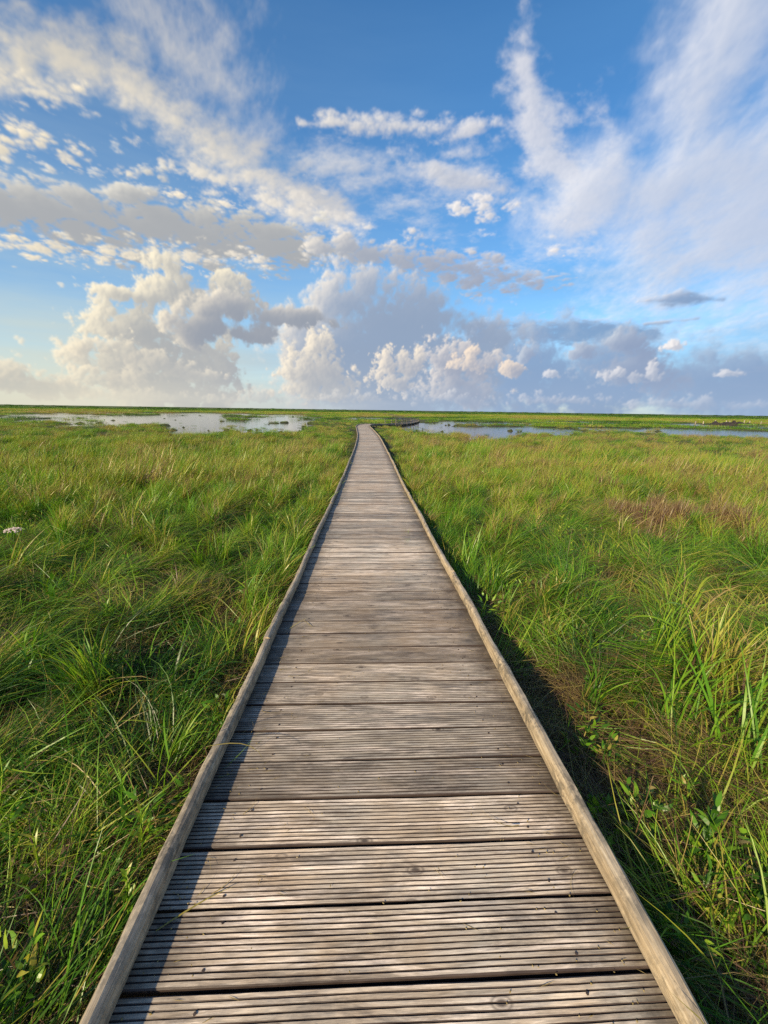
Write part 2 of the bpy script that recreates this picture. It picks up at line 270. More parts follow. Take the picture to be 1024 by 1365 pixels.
def thing(name, label, cat, loc=(0,0,0), rotz=0, group=None):
    o = bpy.data.objects.new(name, None); col.objects.link(o); o.empty_display_size = .1
    o.location = loc; o.rotation_euler = (0,0,rotz); return tag(o, label, cat, group)

FBM = grf(512, 3.0, 101); FBM2 = grf(512, 3.0, 102); FINE = grf(512, 2.2, 103)
def vn(x, y, size, tex=FBM, o=0.): return samp(tex, np.asarray(x)/size/4+o, np.asarray(y)/size/4+o*.7)    # noise with features about SIZE metres across

# ------------------------------------------------------------------ the lie of the land
PATH = np.array([(.066,-3,0),(.066,0,0),(.066,1.8,-.03),(.066,3.6,-.085),(.07,8,-.19),(.07,16,-.26),(-.03,24,-.25),(-.33,32,-.22),(-.55,38,-.21),(-.32,42,-.21),(.35,45,-.25),(1.7,48.5,-.38),(4.0,54,-.50),(6.5,62,-.52),(8.5,72,-.52),(9.6,86,-.52)])
def hermite(t, P):
    n = len(P); d = np.gradient(P, axis=0); i = np.clip(t.astype(int), 0, n-2); f = (t-i)[:,None]
    p0, p1, m0, m1 = P[i], P[i+1], d[i], d[i+1]
    return (2*f**3-3*f**2+1)*p0+(f**3-2*f**2+f)*m0+(-2*f**3+3*f**2)*p1+(f**3-f**2)*m1
_p = hermite(np.linspace(0, len(PATH)-1, 4000), PATH)
_s = np.r_[0, np.cumsum(np.hypot(*np.diff(_p[:,:2], axis=0).T))]
def path_at(s):
    p = np.array([np.interp(s, _s, _p[:,k]) for k in range(3)]); q = np.array([np.interp(s+.05, _s, _p[:,k]) for k in range(3)])
    return p, q-p
def path_x(y): return np.interp(y, _p[:,1], _p[:,0])
def path_z(y): return np.interp(y, _p[:,1], _p[:,2])
_dxdy = np.gradient(_p[:,0], _p[:,1])
def lateral(x, y): return (x-path_x(y))/np.sqrt(1+np.interp(y, _p[:,1], _dxdy)**2)

WATER = -.74
# ponds: (azimuth deg, log distance, half widths, weight)
PONDS = [(-27,4.35,13,.50,1.4),(-18,3.95,10,.5,1.4),(-36,4.62,10,.22,1.),(-12,4.35,7,.5,1.),(-20,4.9,16,.25,1.),(-32,3.98,5,.14,1.1),(-22,3.58,2.2,.07,.9),
         (9,3.93,5.5,.42,1.5),(16,3.74,7,.34,1.6),(23,3.88,6,.26,1.5),(16,4.3,9,.14,.9),(38,4.08,10,.22,1.4),(47,4.08,10,.28,1.4),(33,4.6,9,.10,.9),(44,4.6,8,.14,.9),(60,4.2,10,.25,1.),(-60,4.3,12,.3,1.),(4.2,3.87,1.6,.05,1.),(0,4.55,6,.12,.9)]
def pond(x, y):
    a = np.degrees(np.arctan2(x, y)); l = np.log(np.maximum(np.hypot(x,y), .1)); m = np.full(np.shape(x), -2., np.float32)
    for (pa,pl,wa,wl,k) in PONDS:
        m = np.maximum(m, k*(1-((a-pa)/wa)**2-((l-pl)/wl)**2))
    return m + .42*samp(FBM2, a/26, l*1.05) + (.30+.08*(a < 0))*samp(FINE, a/22, l*2.6)
def hummock(x, y): return vn(x,y,.42,FBM,.35) + .5*vn(x,y,1.3,FBM2,.15)      # tussocks and the hollows between them
def base_z(y): return np.interp(np.clip(y,-5,60), [-5,0,4,12,30,60], [-.27,-.27,-.36,-.54,-.61,-.64])
def ground_z(x, y):
    x = np.asarray(x, float); y = np.asarray(y, float)
    r = np.hypot(x,y)
    h = base_z(y) + .085*hummock(x,y)*sstep(.7,1.7,np.abs(lateral(x,y)))*np.exp(-r/40) + .02*vn(x,y,.35,FINE)*np.exp(-r/25) + .05*np.clip(r/20,0,1)*vn(x,y,6,FBM2)
    h = h + .10*sstep(120,170,r) + 1.0*sstep(500,2500,r)*(1+.35*vn(x,y,300))
    h = np.where(r > 12, h - .34*sstep(.0,.22,pond(x,y)), h)
    d = np.hypot((x-5.8)/1.3, (y-6.84)/.55); h = h - .30*sstep(1.2,.6,d)          # small puddle beside the brown stubble
    return h

# ------------------------------------------------------------------ ground and water
def ground_material():
    m, nt, N, L = nodes('marsh_soil')
    at = N('ShaderNodeAttribute'); at.attribute_name = 'cover'; geo = N('ShaderNodeNewGeometry')
    pos = geo.outputs['Position']
    n1 = noise(N, L, pos, 9, 5, .65); n2 = noise(N, L, mapping(N, L, pos, (.05,.25,1)), 1, 4, .6); n3 = noise(N, L, pos, .9, 5, .6)
    c = mixrgb(N, L, 1.0, at.outputs['Color'], ramp_out(N, L, n1, [(.3,(.5,.5,.5)),(.7,(1.5,1.45,1.35))]), 'MULTIPLY')
    c = mixrgb(N, L, 1.0, c, ramp_out(N, L, n2, [(.35,(.75,.8,.75)),(.65,(1.3,1.22,1.05))]), 'MULTIPLY')
    c = mixrgb(N, L, 1.0, c, ramp_out(N, L, n3, [(.35,(.8,.8,.8)),(.65,(1.2,1.2,1.2))]), 'MULTIPLY')
    b = N('ShaderNodeBsdfPrincipled'); L(c, b.inputs['Base Color']); b.inputs['Roughness'].default_value = .85; b.inputs['Specular IOR Level'].default_value = .2
    bp = N('ShaderNodeBump'); bp.inputs['Strength'].default_value = .6; bp.inputs['Distance'].default_value = .03; L(n1, bp.inputs['Height']); L(bp.outputs[0], b.inputs['Normal'])
    o = N('ShaderNodeOutputMaterial'); L(b.outputs[0], o.inputs[0]); return m
def ramp_out(N, L, f, stops):
    r = ramp(N, stops); L(f, r.inputs[0]); return r.outputs[0]
def water_material():
    m, nt, N, L = nodes('pond_water'); geo = N('ShaderNodeNewGeometry'); pos = geo.outputs['Position']
    b = N('ShaderNodeBsdfPrincipled'); b.inputs['Base Color'].default_value = (.035,.035,.03,1); b.inputs['Roughness'].default_value = .06; b.inputs['IOR'].default_value = 1.33
    w = noise(N, L, mapping(N, L, pos, (1.2,2.2,1)), 1.6, 4, .6)
    bp = N('ShaderNodeBump'); bp.inputs['Strength'].default_value = .22; bp.inputs['Distance'].default_value = .03; L(w, bp.inputs['Height']); L(bp.outputs[0], b.inputs['Normal'])
    o = N('ShaderNodeOutputMaterial'); L(b.outputs[0], o.inputs[0]); return m
def build_ground():
    na = 480; rr = np.r_[0.0, np.geomspace(.35, 9000, 330)]
    th = np.linspace(0, 2*np.pi, na, endpoint=False)
    # more meridians where the camera looks
    th = np.cumsum(np.where(np.abs(((th+np.pi)%(2*np.pi))-np.pi) < R(60), .45, 1.)); th = th/th[-1]*2*np.pi
    Rg, Tg = np.meshgrid(rr[1:], th, indexing='ij'); X = Rg*np.sin(Tg); Y = Rg*np.cos(Tg)
    Z = ground_z(X, Y); V = np.c_[X.ravel(), Y.ravel(), Z.ravel()]
    nr = len(rr)-1; i = np.arange(nr-1)[:,None]; j = np.arange(na)[None,:]
    F = np.stack([i*na+j, i*na+(j+1)%na, (i+1)*na+(j+1)%na, (i+1)*na+j], -1).reshape(-1,4)[:,::-1]
    V = np.r_[V, [[0,0,float(ground_z(0.,0.))]]]
    cap = [(len(V)-1, (k+1)%na, k) for k in range(na)]
    x, y, z = V.T; r = np.hypot(x,y)
    near = np.array((.052,.042,.020)); mid = np.array((.060,.072,.018)); far = np.array((.065,.10,.022)); pale = np.array((.20,.17,.055)); mud = np.array((.030,.026,.022)); dark = np.array((.045,.07,.02))
    t = sstep(6,30,r)[:,None]; c = near*(1-t)+mid*t
    t = sstep(50,110,r)[:,None]; c = c*(1-t)+far*t
    t = (sstep(105,150,r)*sstep(330,220,r)*np.clip(.55+.6*samp(FBM, np.degrees(np.arctan2(x,y))/60, np.log(r+1)*1.5),0,1))[:,None]; c = c*(1-t)+pale*t
    t = (sstep(300,420,r)*np.clip(.5+.8*samp(FBM2, np.degrees(np.arctan2(x,y))/20, np.log(r+1)*2),0,1))[:,None]; c = c*(1-t)+dark*t
    t = (sstep(WATER+.10, WATER+.03, z)*sstep(5,10,r))[:,None]; c = c*(1-t)+mud*t
    me = mesh_of('ground', V, [tuple(f) for f in F.tolist()]+cap, ground_material(), True, {'cover': c})
    tag(link('ground', me), 'grassy salt marsh ground running flat to the horizon', kind='structure')
    th = np.linspace(0, 2*np.pi, 128, endpoint=False); ri = [4., 30., 120., 420.]
    V = [(q*math.sin(a), q*math.cos(a), WATER) for q in ri for a in th]
    F = [(k*128+j, k*128+(j+1)%128, (k+1)*128+(j+1)%128, (k+1)*128+j)[::-1] for k in range(3) for j in range(128)]
    tag(link('water', mesh_of('water', V, F, water_material())), 'still shallow marsh pools mirroring the pale sky', kind='structure')
build_ground()

# ------------------------------------------------------------------ the boardwalk
def wood_material(name, kind):
    """kind: 'ridge' worn grooved tread, 'groove' dirt in the grooves, 'flat' smooth tread, 'rail' split-pole edging"""
    m, nt, N, L = nodes(name)
    tc = N('ShaderNodeTexCoord'); oi = N('ShaderNodeObjectInfo'); geo = N('ShaderNodeNewGeometry'); rnd = oi.outputs['Random']
    off = N('ShaderNodeVectorMath'); off.operation = 'ADD'; L(tc.outputs['Object'], off.inputs[0])
    cmb = N('ShaderNodeCombineXYZ'); L(math_node(N, L, 'MULTIPLY', rnd, 37.), cmb.inputs[0]); L(math_node(N, L, 'MULTIPLY', rnd, 91.), cmb.inputs[1]); L(cmb.outputs[0], off.inputs[1])
    v = off.outputs[0]; pos = geo.outputs['Position']
    along = (2.2,30,30) if kind != 'rail' else (40,2.4,40)
    g1 = noise(N, L, mapping(N, L, v, along), 1.6, 6, .65, .6)
    g2 = noise(N, L, mapping(N, L, v, tuple(q*3 for q in along)), 3., 4, .7)
    blot = noise(N, L, mapping(N, L, v if kind != 'rail' else pos, (1.9,10,3)), 1.3, 7, .72, .8)
    hue = noise(N, L, mapping(N, L, pos, (2.,1.1,2), (5,3,1)), 1.2, 4, .6)
    if kind == 'rail':
        base = ramp_out(N, L, g1, [(.25,(.22,.17,.11)),(.5,(.44,.355,.235)),(.75,(.58,.49,.34))])
        grey = ramp_out(N, L, g1, [(.25,(.10,.095,.085)),(.6,(.26,.25,.225)),(.8,(.36,.345,.31))])
        nx = N('ShaderNodeSeparateXYZ'); L(geo.outputs['Normal'], nx.inputs[0])
        f = math_node(N, L, 'MULTIPLY_ADD', noise(N, L, pos, 5, 4, .6), 1.4, True); f.node.inputs[2].default_value = -.25
        f = math_node(N, L, 'MULTIPLY', f, math_node(N, L, 'ABSOLUTE', nx.outputs[2]))
        c = mixrgb(N, L, f, base, grey)
        # blue-grey lichen flecks
        li = noise(N, L, pos, 30, 6, .75); pa = noise(N, L, pos, 4.5, 4, .6)
        fl = math_node(N, L, 'MULTIPLY', ramp_out(N, L, li, [(.44,(0,0,0)),(.54,(.9,.9,.9))]), ramp_out(N, L, pa, [(.40,(.0,.0,.0)),(.62,(.8,.8,.8))]))
        c = mixrgb(N, L, fl, c, (.055,.058,.055))
        ck = noise(N, L, mapping(N, L, v, (90,1.6,90)), 1.5, 5, .7, .4); c = mixrgb(N, L, ramp_out(N, L, ck, [(.30,(.8,.8,.8)),(.38,(0,0,0))]), c, (.05,.04,.03))
    elif kind == 'groove':
        c = ramp_out(N, L, blot, [(.3,(.022,.016,.015)),(.7,(.075,.056,.048))])  # dirt plus the shade inside the recesses, both put into the colour
    else:
        tone = (1.05 if kind == 'ridge' else .90)
        q = lambda r, g, b: (r*tone, g*tone, b*tone)
        brown = ramp_out(N, L, g1, [(.22,q(.17,.115,.07)),(.5,q(.46,.345,.23)),(.78,q(.74,.60,.44))])
        grey = ramp_out(N, L, g1, [(.22,q(.16,.14,.11)),(.5,q(.42,.375,.305)),(.78,q(.66,.61,.52))])
        c = mixrgb(N, L, ramp_out(N, L, hue, [(.40,(.05,.05,.05)),(.64,(.75,.75,.75))]), grey, brown)
        pale = noise(N, L, mapping(N, L, v, (1.3,13,3), (3,8,2)), 1.5, 7, .75, .5); c = mixrgb(N, L, ramp_out(N, L, pale, [(.50,(0,0,0)),(.64,(.8,.8,.8))]), c, q(.86,.74,.62))
        # algae and dirt: blotches, and a band that gathers against the edging
        d = ramp_out(N, L, blot, [(.36,(.9,.9,.9)),(.44,(.5,.5,.5)),(.52,(0,0,0))])
        c = mixrgb(N, L, d, c, mixrgb(N, L, .55, c, (.035,.032,.034)))
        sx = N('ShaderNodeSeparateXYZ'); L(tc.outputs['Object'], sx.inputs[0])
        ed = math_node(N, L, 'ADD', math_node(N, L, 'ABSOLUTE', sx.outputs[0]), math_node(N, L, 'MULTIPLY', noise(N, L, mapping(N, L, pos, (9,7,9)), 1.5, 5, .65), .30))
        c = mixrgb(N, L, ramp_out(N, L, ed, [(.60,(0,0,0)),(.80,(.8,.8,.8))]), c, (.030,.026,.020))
        vo = N('ShaderNodeTexVoronoi'); vo.inputs['Scale'].default_value = 1.; L(mapping(N, L, v, (5.5,11,5)), vo.inputs['Vector'])
        c = mixrgb(N, L, ramp_out(N, L, vo.outputs['Distance'], [(.05,(.85,.85,.85)),(.10,(.15,.15,.15)),(.13,(.55,.55,.55)),(.17,(0,0,0))]), c, (.045,.034,.028))
        pt = N('ShaderNodeMath'); pt.operation = 'MULTIPLY_ADD'; L(rnd, pt.inputs[0]); pt.inputs[1].default_value = .64; pt.inputs[2].default_value = .66
        c = mixrgb(N, L, 1., c, pt.outputs[0], 'MULTIPLY')
    fine = ramp_out(N, L, g2, [(.3,(.72,.72,.72)),(.7,(1.22,1.22,1.22))]); c = mixrgb(N, L, 1., c, fine, 'MULTIPLY')
    b = N('ShaderNodeBsdfPrincipled'); L(c, b.inputs['Base Color'])
    L(ramp_out(N, L, blot, [(.3,(.42,)*3),(.7,(.62,)*3)]), b.inputs['Roughness']); b.inputs['Specular IOR Level'].default_value = .30 if kind != 'rail' else .2
    bp = N('ShaderNodeBump'); bp.inputs['Strength'].default_value = .5; bp.inputs['Distance'].default_value = .003
    L(mixrgb(N, L, .5, g1, g2), bp.inputs['Height']); L(bp.outputs[0], b.inputs['Normal'])
    o = N('ShaderNodeOutputMaterial'); L(b.outputs[0], o.inputs[0]); return m
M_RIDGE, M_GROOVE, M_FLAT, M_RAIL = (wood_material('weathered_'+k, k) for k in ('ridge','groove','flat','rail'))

PITCH, HALF = .1546, .6385          # plank spacing, half the clear width between the edgings
def plank_mesh(seed, ridges, depth, nsec=28):
    r = random.Random(seed); w = PITCH-.009; L_ = HALF+.055; prof = []; mi = []
    if ridges:
        p = w/ridges
        for k in range(ridges):
            y0 = -w/2+k*p; j = r.uniform(-.0006,.0006)
            prof += [(y0+.0012, 0), (y0+p*.77+j, 0), (y0+p*.84+j, -depth), (y0+p*.94, -depth)]; mi += [0,1,1,1]
        mi.pop(); prof = prof[:-2]; mi = mi[:-2]
    else:
        prof = [(-w/2+.003, 0), (-w*.17, .0008*r.uniform(-1,1)), (w*.2, .0008*r.uniform(-1,1)), (w/2-.003, 0)]; mi = [0,0,0]
    prof = [(-w/2,-.032), (-w/2,-.003)]+prof+[(w/2,-.003), (w/2,-.032)]; mi = [1,1]+mi+[1,1]
    n = len(prof); V = []; F = []; MI = []; ph = [r.uniform(0,6.3) for _ in range(4)]
    for s in range(nsec):
        x = -L_+2*L_*s/(nsec-1); wob = .0009*math.sin(3*x+ph[0])+.0006*math.sin(8*x+ph[1]); cup = .0012*math.sin(2.2*x+ph[2])
        for (yy, zz) in prof: V.append((x+(r.uniform(-.004,.004) if s in (0,nsec-1) else 0), yy+(wob+r.uniform(-.0005,.0005) if abs(yy) < w/2-.001 else .4*wob), zz+cup+(r.uniform(-.0005,.0003) if zz > -.003 else r.uniform(-.0002,.0012) if zz > -.0045 and len(prof) > 12 else 0)))
    for s in range(nsec-1):
        for k in range(n-1): F.append((s*n+k, (s+1)*n+k, (s+1)*n+k+1, s*n+k+1)); MI.append(mi[k])
    F.append(tuple(range(n))); MI.append(0); F.append(tuple(range((nsec-1)*n, nsec*n))[::-1]); MI.append(0)
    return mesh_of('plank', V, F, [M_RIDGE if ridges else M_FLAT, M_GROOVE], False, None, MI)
def rail_profile(r):      # a half-round pole, flat on its underside: (offset outward, height)
    return [(-.002,.0),(-.005,.028),(-.004,.054),(.002,.066),(.012,.071),(.028,.070),(.036,.063),(.040,.040),(.040,.0)]
def build_boardwalk():
    bw = thing('boardwalk', 'long narrow plank boardwalk with low pole edging crossing the marsh', 'boardwalk')
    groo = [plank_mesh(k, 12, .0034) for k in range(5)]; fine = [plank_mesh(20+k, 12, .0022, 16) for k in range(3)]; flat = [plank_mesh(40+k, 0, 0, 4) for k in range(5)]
    r = random.Random(3); s_of0 = float(np.interp(0., _p[:,1], _s)); rest = ([], [])
    # seams fall at y = .60 + k * PITCH in the photograph
    k0 = -9; total = int(83/PITCH)
    for k in range(k0, total):
        s = s_of0 + .60 + (k+.5)*PITCH; p, d = path_at(s)
        a = math.atan2(-d[0], d[1]); tilt = math.atan2(d[2], math.hypot(d[0], d[1]))
        rot = (tilt+r.uniform(-.004,.004), r.uniform(-.003,.003), a+r.uniform(-.003,.003)); loc = (p[0]+r.uniform(-.004,.004), p[1], p[2]+r.uniform(-.002,.0015))
        me = r.choice(groo) if k < 9 else r.choice(fine) if k < 15 and k != 9 else r.choice(flat)
        if -1 <= k < 299:
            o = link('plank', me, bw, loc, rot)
            if r.random() < .5: o.rotation_euler[2] += math.pi; o.rotation_euler[0] *= -1
        else:
            M = Matrix.Translation(loc) @ Euler(rot).to_matrix().to_4x4(); b0 = len(rest[0])
            me = flat[k % 5] if k > 0 else groo[k % 5]
            rest[0].extend([tuple(M @ v.co) for v in me.vertices]); rest[1].extend([tuple(i+b0 for i in f.vertices) for f in me.polygons])
    tag(link('plank', mesh_of('plank_rest', rest[0], rest[1], M_FLAT), bw), kind='stuff')
    # screw heads over the bearers, on the boards near enough to show them
    sv = [(0,0,.0012)]+[(.0042*math.cos(a*1.0472), .0042*math.sin(a*1.0472), .0006) for a in range(6)]; screw = mesh_of('screw', sv, [(0,1+a,1+(a+1)%6) for a in range(6)], M_GROOVE)
    for o in [c for c in bw.children if c.name.startswith('plank')][:22]:
        for sx in (-.46, .46):
            for sy in (-.043, .040): link('screw', screw, o, (sx+r.uniform(-.012,.012), sy+r.uniform(-.005,.005), .0012))
    # edging poles, about 3.9 m each, butted end to end
    for side in (-1, 1):
        s = .3 if side > 0 else -.55; s += s_of0-1.2; idx = 0
        while s < s_of0+80:
            ln = r.uniform(3.6,4.1); n = max(14, int(ln/.07)); V = []; F = []; pr = rail_profile(r); m = len(pr); ph = [r.uniform(0,6.3) for _ in range(6)]
            th = r.uniform(.86,.98); oj = r.uniform(-.004,.004)
            for i in range(n+1):
                q = s + (ln-.014)*i/n; p, d = path_at(q); t = d[:2]/np.hypot(*d[:2]); nrm = np.array([t[1], -t[0]])*side
                wob = .0035*math.sin(1.7*q+ph[0])+.0018*math.sin(6.1*q+ph[1]); hz = .003*math.sin(2.3*q+ph[2])+.0015*math.sin(9*q+ph[3])
                for (ox, oz) in pr:
                    k = th*(1+.05*math.sin(3*q+ph[4]+ox*40))
                    bump = r.uniform(-.0018,.0018)
                    V.append((p[0]+nrm[0]*(HALF+wob+oj+ox*k+bump), p[1]+nrm[1]*(HALF+wob+oj+ox*k+bump), p[2]+.003+(oz*k+hz*(oz>.01))+bump*(oz>.01)))
            for i in range(n):
                for j in range(m): F.append((i*m+j, i*m+(j+1)%m, (i+1)*m+(j+1)%m, (i+1)*m+j)[::side])
            F.append(tuple(range(m))); F.append(tuple(range(n*m,(n+1)*m))[::-1])
            o = link('edge_pole', mesh_of('edge_pole', V, F, M_RAIL, False), bw)
            s += ln; idx += 1
    # the two bearers under the planks, and the short piles they stand on
    for side in (-1, 1):
        V = []; F = []; ss = np.arange(s_of0-1., s_of0+80, .5)
        for q in ss:
            p, d = path_at(q); t = d[:2]/np.hypot(*d[:2]); nrm = np.array([t[1], -t[0]])*side
            for (ox, oz) in ((.42,-.036),(.50,-.036),(.50,-.17),(.42,-.17)): V.append((p[0]+nrm[0]*ox, p[1]+nrm[1]*ox, p[2]+oz))
        for i in range(len(ss)-1):
            for j in range(4): F.append((i*4+j, i*4+(j+1)%4, (i+1)*4+(j+1)%4, (i+1)*4+j))
        link('bearer', mesh_of('bearer', V, F, M_FLAT), bw)
    pv = [(x,y,z) for z in (-.9,0) for (x,y) in ((-.05,-.05),(.05,-.05),(.05,.05),(-.05,.05))]; pf = [(0,1,5,4),(1,2,6,5),(2,3,7,6),(3,0,4,7),(4,5,6,7)]
    pile = mesh_of('pile', pv, pf, M_FLAT)
    for q in np.arange(s_of0+1., s_of0+78, 2.6):
        p, d = path_at(q)
        for side in (-1, 1):
            t = d[:2]/np.hypot(*d[:2]); link('pile', pile, bw, (p[0]+t[1]*side*.55, p[1]-t[0]*side*.55, p[2]-.04), (0,0,math.atan2(-d[0],d[1])))
build_boardwalk()

# ------------------------------------------------------------------ grass: blades, tufts of blades, and the fields of tufts
def ribbon_set(rng, base, az, L_, W_, tilt, curl, nseg, fold=.0, twist=None, power=1.3):
    """many curved tapering blades at once; returns verts, faces, position along the blade, a random number per blade"""
    n = len(base); tt = np.linspace(0, 1, nseg+1); th = tilt[:,None]+curl[:,None]*tt[None,:]**power
    st = (L_/nseg)[:,None]; thm = (th[:,1:]+th[:,:-1])/2
    h = np.c_[np.zeros(n), np.cumsum(np.sin(thm)*st, 1)]; z = np.c_[np.zeros(n), np.cumsum(np.cos(thm)*st, 1)]
    bend = rng.normal(0, .25, n)[:,None]*tt[None,:]**2; a = az[:,None]+bend
    P = np.stack([base[:,0:1]+h*np.cos(a), base[:,1:2]+h*np.sin(a), base[:,2:3]+z], -1)
    tw = (rng.uniform(-.9,.9,n) if twist is None else twist)[:,None]
    side = np.stack([-np.sin(a)*np.cos(tw)-np.cos(a)*np.cos(th)*np.sin(tw), np.cos(a)*np.cos(tw)-np.sin(a)*np.cos(th)*np.sin(tw), np.sin(th)*np.sin(tw)], -1)
    w = (W_[:,None]*np.minimum(1, .55+1.6*tt)*(1-tt**2.2)*.5)[...,None]
    A, B = P-side*w, P+side*w
    V = np.stack([A[:,:-1], B[:,:-1]], 2).reshape(n, nseg*2, 3); V = np.concatenate([V, P[:,-1:]], 1); m = nseg*2+1
    F = []
    for i in range(n):
        o = i*m
        F += [(o+2*k, o+2*k+1, o+2*k+3, o+2*k+2) for k in range(nseg-1)]+[(o+2*nseg-2, o+2*nseg-1, o+2*nseg)]
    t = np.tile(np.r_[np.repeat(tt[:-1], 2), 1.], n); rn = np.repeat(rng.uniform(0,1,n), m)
    return V.reshape(-1,3), F, t, rn
def leaf_material(name, mode):
    m, nt, N, L = nodes(name)
    def at(nm, ty):
        a = N('ShaderNodeAttribute'); a.attribute_name = nm; a.attribute_type = ty; return a.outputs['Fac']
    t, rn, tint = at('along','GEOMETRY'), at('rnd','GEOMETRY'), at('tint',mode)
    k = math_node(N, L, 'ADD', tint, math_node(N, L, 'MULTIPLY', math_node(N, L, 'SUBTRACT', rn, .5), .34))
    dead = math_node(N, L, 'GREATER_THAN', rn, .93); k = math_node(N, L, 'ADD', k, math_node(N, L, 'MULTIPLY', dead, .28), True)
    c = ramp_out(N, L, k, [(0,(.012,.044,.010)),(.22,(.036,.105,.010)),(.42,(.092,.240,.014)),(.58,(.205,.345,.022)),(.72,(.34,.31,.05)),(.85,(.34,.265,.105)),(1,(.135,.080,.055))])
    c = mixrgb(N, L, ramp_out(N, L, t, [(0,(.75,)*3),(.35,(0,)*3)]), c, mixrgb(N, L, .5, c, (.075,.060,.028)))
    b = N('ShaderNodeBsdfPrincipled'); L(c, b.inputs['Base Color']); b.inputs['Roughness'].default_value = .36; b.inputs['Specular IOR Level'].default_value = .32
    tr = N('ShaderNodeBsdfTranslucent'); L(mixrgb(N, L, 1., c, (1.25,1.35,.7), 'MULTIPLY'), tr.inputs['Color'])
    mx = N('ShaderNodeMixShader'); mx.inputs[0].default_value = .36; L(b.outputs[0], mx.inputs[1]); L(tr.outputs[0], mx.inputs[2])
    o = N('ShaderNodeOutputMaterial'); L(mx.outputs[0], o.inputs[0]); return m
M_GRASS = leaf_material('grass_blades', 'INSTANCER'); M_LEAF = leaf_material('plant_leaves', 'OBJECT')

def tuft(seed, n, rad, lo, hi, wlo, whi, tilt, curl, spread, nseg, lift=.0, power=1.3):
    g = np.random.default_rng(seed); q = rad*np.sqrt(g.uniform(0,1,n)); a = g.uniform(0,6.283,n)
    base = np.c_[q*np.cos(a), q*np.sin(a), g.uniform(-.02,lift,n)]
    V, F, t, r = ribbon_set(g, base, g.normal(0,spread,n), g.uniform(lo,hi,n), g.uniform(wlo,whi,n), g.uniform(*tilt,n), g.uniform(*curl,n), nseg, power=power)
    return V, F, t, r
def proto(name, parts):
    V = []; F = []; T = []; Rn = []
    for (v, f, t, r) in parts:
        o = sum(len(x) for x in V); V.append(v); F += [tuple(i+o for i in q) for q in f]; T.append(t); Rn.append(r)
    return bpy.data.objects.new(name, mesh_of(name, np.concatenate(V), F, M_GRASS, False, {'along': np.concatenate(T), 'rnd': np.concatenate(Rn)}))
def proto_collection(name, obs):
    c = bpy.data.collections.new(name)
    for o in obs: c.objects.link(o)
    return c
def scatter(name, label, coll, nkinds, pts, rot, scl, tint, kinds=None, seed=0):
    """one ground-cover object: an instance of a tuft at each point"""
    g = np.random.default_rng(seed); n = len(pts)
    me = bpy.data.meshes.new(name); me.vertices.add(n); me.vertices.foreach_set('co', np.asarray(pts, np.float32).ravel())
    me.attributes.new('rot','FLOAT_VECTOR','POINT').data.foreach_set('vector', np.asarray(rot, np.float32).ravel())
    me.attributes.new('scl','FLOAT_VECTOR','POINT').data.foreach_set('vector', np.asarray(scl, np.float32).ravel())
    me.attributes.new('tint','FLOAT','POINT').data.foreach_set('value', np.asarray(tint, np.float32))
    me.attributes.new('pick','INT','POINT').data.foreach_set('value', (g.integers(0,nkinds,n) if kinds is None else kinds).astype(np.int32))
    o = bpy.data.objects.new(name, me); col.objects.link(o); tag(o, label, kind='stuff')
    gt = bpy.data.node_groups.new(name, 'GeometryNodeTree'); gt.interface.new_socket('Geometry', in_out='INPUT', socket_type='NodeSocketGeometry'); gt.interface.new_socket('Geometry', in_out='OUTPUT', socket_type='NodeSocketGeometry')
    N = gt.nodes.new; L = gt.links.new; gi = N('NodeGroupInput'); go = N('NodeGroupOutput'); ip = N('GeometryNodeInstanceOnPoints'); ci = N('GeometryNodeCollectionInfo')
    ci.inputs['Collection'].default_value = coll; ci.inputs['Separate Children'].default_value = True; ci.inputs['Reset Children'].default_value = True
    def na(nm, ty):
        a = N('GeometryNodeInputNamedAttribute'); a.data_type = ty; a.inputs['Name'].default_value = nm; return a.outputs['Attribute']
    L(gi.outputs[0], ip.inputs['Points']); L(ci.outputs[0], ip.inputs['Instance']); ip.inputs['Pick Instance'].default_value = True
    L(na('pick','INT'), ip.inputs['Instance Index']); L(na('rot','FLOAT_VECTOR'), ip.inputs['Rotation']); L(na('scl','FLOAT_VECTOR'), ip.inputs['Scale'])
    L(ip.outputs[0], go.inputs[0]); md = o.modifiers.new('tufts','NODES'); md.node_group = gt; return o
def wedge(rng, n, r0, r1, a=66, power=2.0):
    """n points by area between two radii, within A degrees of the walk's direction"""
    r = (r0**power+(r1**power-r0**power)*rng.uniform(0,1,n))**(1/power); t = np.radians(rng.uniform(-a,a,n)); return r*np.sin(t), r*np.cos(t)
def g2(x, y, cx, cy, rx, ry): return np.exp(-((x-cx)/rx)**2-((y-cy)/ry)**2)

# where the sward stands tall (1) or lies flattened (0), how dry it is (tussock tops yellowed as if sunlit), and which way it lies
def tallness(x, y):
    x, y = x/.9, y/.9; r = np.hypot(x,y)
    t = -.10 + .58*sstep(4.6,10.,r) - .10*sstep(-.1,-1.,hummock(x*.9,y*.9)) + .42*hummock(x*.9,y*.9) + .14*vn(x,y,.22,FBM,.1)
    t = t + .5*g2(x,y,1.35,4.6,.5,2.4) + .7*g2(x,y,2.15,1.45,.55,.8) + .4*g2(x,y,2.6,1.0,.8,.8) + .35*g2(x,y,-1.1,2.3,.35,.8) + .3*g2(x,y,-1.0,5.5,.4,2.5)
    t = t - .5*g2(x,y,1.1,1.6,.42,1.3) - .45*g2(x,y,2.6,4.0,1.2,1.3) - .35*g2(x,y,-1.3,1.3,1.0,1.0) - .5*g2(x,y,5.0,6.2,2.0,1.0) - .4*g2(x,y,-2.,3.4,1.1,.8) - .4*g2(x,y,4.5,8.2,3.,.6)
    return np.clip(t, 0, 1)
